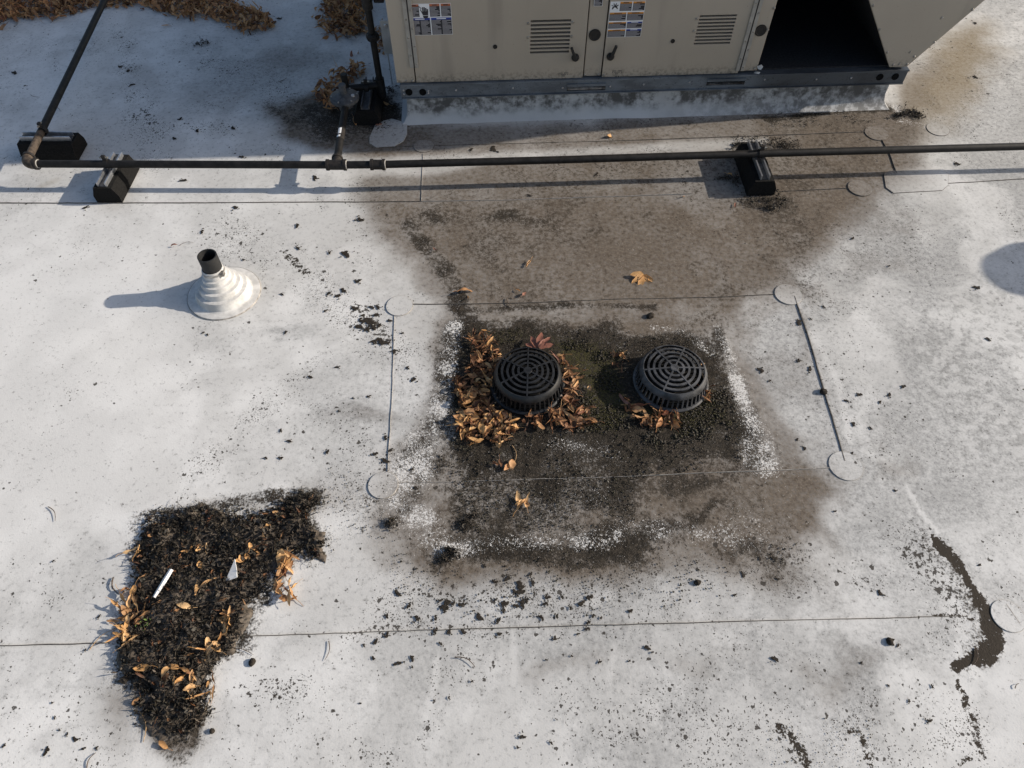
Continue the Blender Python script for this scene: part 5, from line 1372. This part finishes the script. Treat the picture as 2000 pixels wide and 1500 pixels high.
# ------------------------------------------------------------------ loose crumbs too many to count
OCT = np.array([(1, 0, 0), (0, 1, 0), (-1, 0, 0), (0, -1, 0), (0, 0, .8), (0, 0, -.3)], float)
OF = np.array([(0, 1, 4), (1, 2, 4), (2, 3, 4), (3, 0, 4), (1, 0, 5), (2, 1, 5), (3, 2, 5), (0, 3, 5)])
def crumbs(name, zones, label, mat='silt_crumb'):
    Vs, Fs, Ts, k = [], [], [], 0
    for poly, n, smin, smax, zmax in zones:
        pts = inside(gp(poly), n)
        w = fbm(pts[:, 0], pts[:, 1], 9, 3)
        pts = pts[w > .40 + .12 * rng.random(len(pts))]
        for x, y in pts:
            s = smin + (smax - smin) * rng.random() ** 2.5
            v = OCT * (.6 + .8 * rng.random((6, 1))) * s
            a = rng.uniform(0, 6.28); ca, sa = math.cos(a), math.sin(a)
            v = np.stack([v[:, 0] * ca - v[:, 1] * sa, (v[:, 0] * sa + v[:, 1] * ca) * rng.uniform(.5, 1), v[:, 2] * .7], -1)
            Vs.append(v + np.array([x, y, rng.random() * zmax])); Fs.append(OF + k); Ts.append(np.full(6, rng.random())); k += 6
    o = link(bpy.data.objects.new(name, np_mesh(name, np.vstack(Vs), np.vstack(Fs), mat, np.concatenate(Ts))))
    return tag(o, label, 'dirt', None, 'stuff')
SUMP = [(890, 640), (1150, 640), (1400, 665), (1440, 780), (1455, 900), (1255, 935), (1200, 940), (900, 940), (850, 920), (880, 800), (895, 720)]
crumbs('drain_silt', [(SUMP, 9000, .0015, .0065, .004), ([(1100, 660), (1230, 680), (1240, 840), (1120, 850), (1130, 740)], 1800, .002, .008, .006), ([(1240, 790), (1420, 760), (1430, 860), (1260, 870)], 1800, .002, .009, .006), ([(890, 760), (1010, 830), (990, 890), (890, 880)], 1200, .002, .007, .008), ([(880, 940), (1240, 940), (1240, 1020), (900, 1060)], 2500, .0015, .005, .003)], 'gritty black silt and crumbs packed around the two drains')
crumbs('scattered_crumbs', [([(760, 1080), (1560, 1060), (1500, 1150), (1250, 1200), (780, 1210)], 1500, .0012, .005, .001), ([(300, 985), (470, 985), (640, 960), (660, 1060), (600, 1110)], 700, .0015, .006, .003), ([(640, 900), (780, 960), (780, 1060), (650, 1040)], 300, .0012, .004, .001), ([(1490, 220), (1740, 205), (1760, 240), (1500, 250)], 900, .0015, .006, .003), ([(1430, 260), (1560, 270), (1560, 300), (1430, 300)], 500, .002, .007, .005), ([(1440, 370), (1530, 370), (1540, 405), (1450, 405)], 260, .002, .009, .006),
                            ([(690, 220), (760, 180), (790, 240), (740, 260)], 500, .002, .008, .006), ([(1500, 1400), (1720, 1400), (1720, 1500), (1500, 1500)], 400, .001, .003, .001), ([(420, 430), (620, 500), (800, 700), (680, 680)], 600, .001, .003, .001)], 'loose dark dirt crumbs strewn over the roof sheet')
PX_RIM = [(262, 1000), (400, 975), (500, 990), (560, 955), (650, 955), (625, 1010), (660, 1070), (615, 1110), (560, 1095), (530, 1150), (490, 1190), (480, 1240), (450, 1300), (420, 1320), (420, 1400), (385, 1450), (310, 1465), (255, 1420), (245, 1330), (225, 1310), (230, 1200), (250, 1100)]
crumbs('heap_crumbs', [(PX_RIM, 3600, .0012, .0055, .004)], 'fine dark crumbs scattered over and around the debris heap')
crumbs('moss_crumbs', [([(1095, 665), (1215, 680), (1232, 800), (1200, 850), (1125, 840), (1140, 760)], 2200, .0015, .005, .006), ([(1240, 800), (1400, 780), (1430, 830), (1300, 860)], 1400, .0015, .005, .006), ([(960, 640), (1110, 645), (1130, 690), (970, 665)], 700, .0012, .004, .004)], 'dull green moss tufts between and in front of the drains', 'moss_crumb')
# debris tufts
def tuft(x, y, r_px, n, label, h=.012):
    p = G(x, y); s = r_px * mpp(x, y)
    Vs, Fs, Ts, k = [], [], [], 0
    cs = [(random.gauss(0, .42) * s, random.gauss(0, .34) * s, random.uniform(.25, .6)) for _ in range(5)]
    for i in range(int(n * 1.5)):
        cx, cy, w = random.choice(cs)
        dx, dy = random.gauss(0, w * .55) * s, random.gauss(0, w * .45) * s
        rr = math.hypot(dx, dy) / (w * s)
        q = (p[0] + cx + dx, p[1] + cy + dy, h * max(0, 1 - rr * .6) * random.random())
        if i % 4 == 0:
            v, f = tube_arr(twig_path(q, random.uniform(.012, .04), random.uniform(0, 6.28), .5, .004), .0009, .0004)
        else:
            v, f = FRAG[i % len(FRAG)]
            m = np.array(Matrix.Rotation(random.uniform(0, 6.28), 3, 'Z') @ Matrix.Rotation(random.gauss(0, .7), 3, 'X'))
            v = (v * random.uniform(.25, .75)) @ m.T; v[:, 2] -= v[:, 2].min(); v = v + np.array(q)
        Vs.append(v); Fs.append(f + k); Ts.append(np.full(len(v), random.random())); k += len(v)
    o = link(bpy.data.objects.new('debris_tuft', np_mesh('debris_tuft', np.vstack(Vs), np.vstack(Fs), 'leaf_rot', np.concatenate(Ts))))
    return tag(o, label, 'debris', None, 'stuff')
tuft(875, 1082, 24, 170, 'black matted debris tuft at the lower left of the sump')
tuft(767, 1018, 15, 60, 'small black debris tuft below the left round patch')
tuft(1785, 222, 36, 260, 'dark crumbly debris tuft at the unit right corner')
tuft(910, 1020, 22, 70, 'thin black debris tuft on the sump edge', .008)
tuft(1430, 355, 26, 120, 'dark leaf debris tuft banked against the right pipe block')
tuft(1490, 398, 32, 110, 'grey-green crumbly debris tuft before the right pipe block', .012)
tuft(1530, 283, 24, 90, 'dark debris tuft behind the right pipe block', .010)
tuft(1445, 285, 16, 60, 'dark debris tuft left behind the right pipe block')
tuft(395, 85, 26, 60, 'loose tangle of dark stalks in the far shade', .004)
tuft(765, 175, 14, 60, 'dark debris tuft at the left corner of the curb')
tuft(600, 975, 26, 70, 'flattened dark debris tuft above the heap arm', .006)
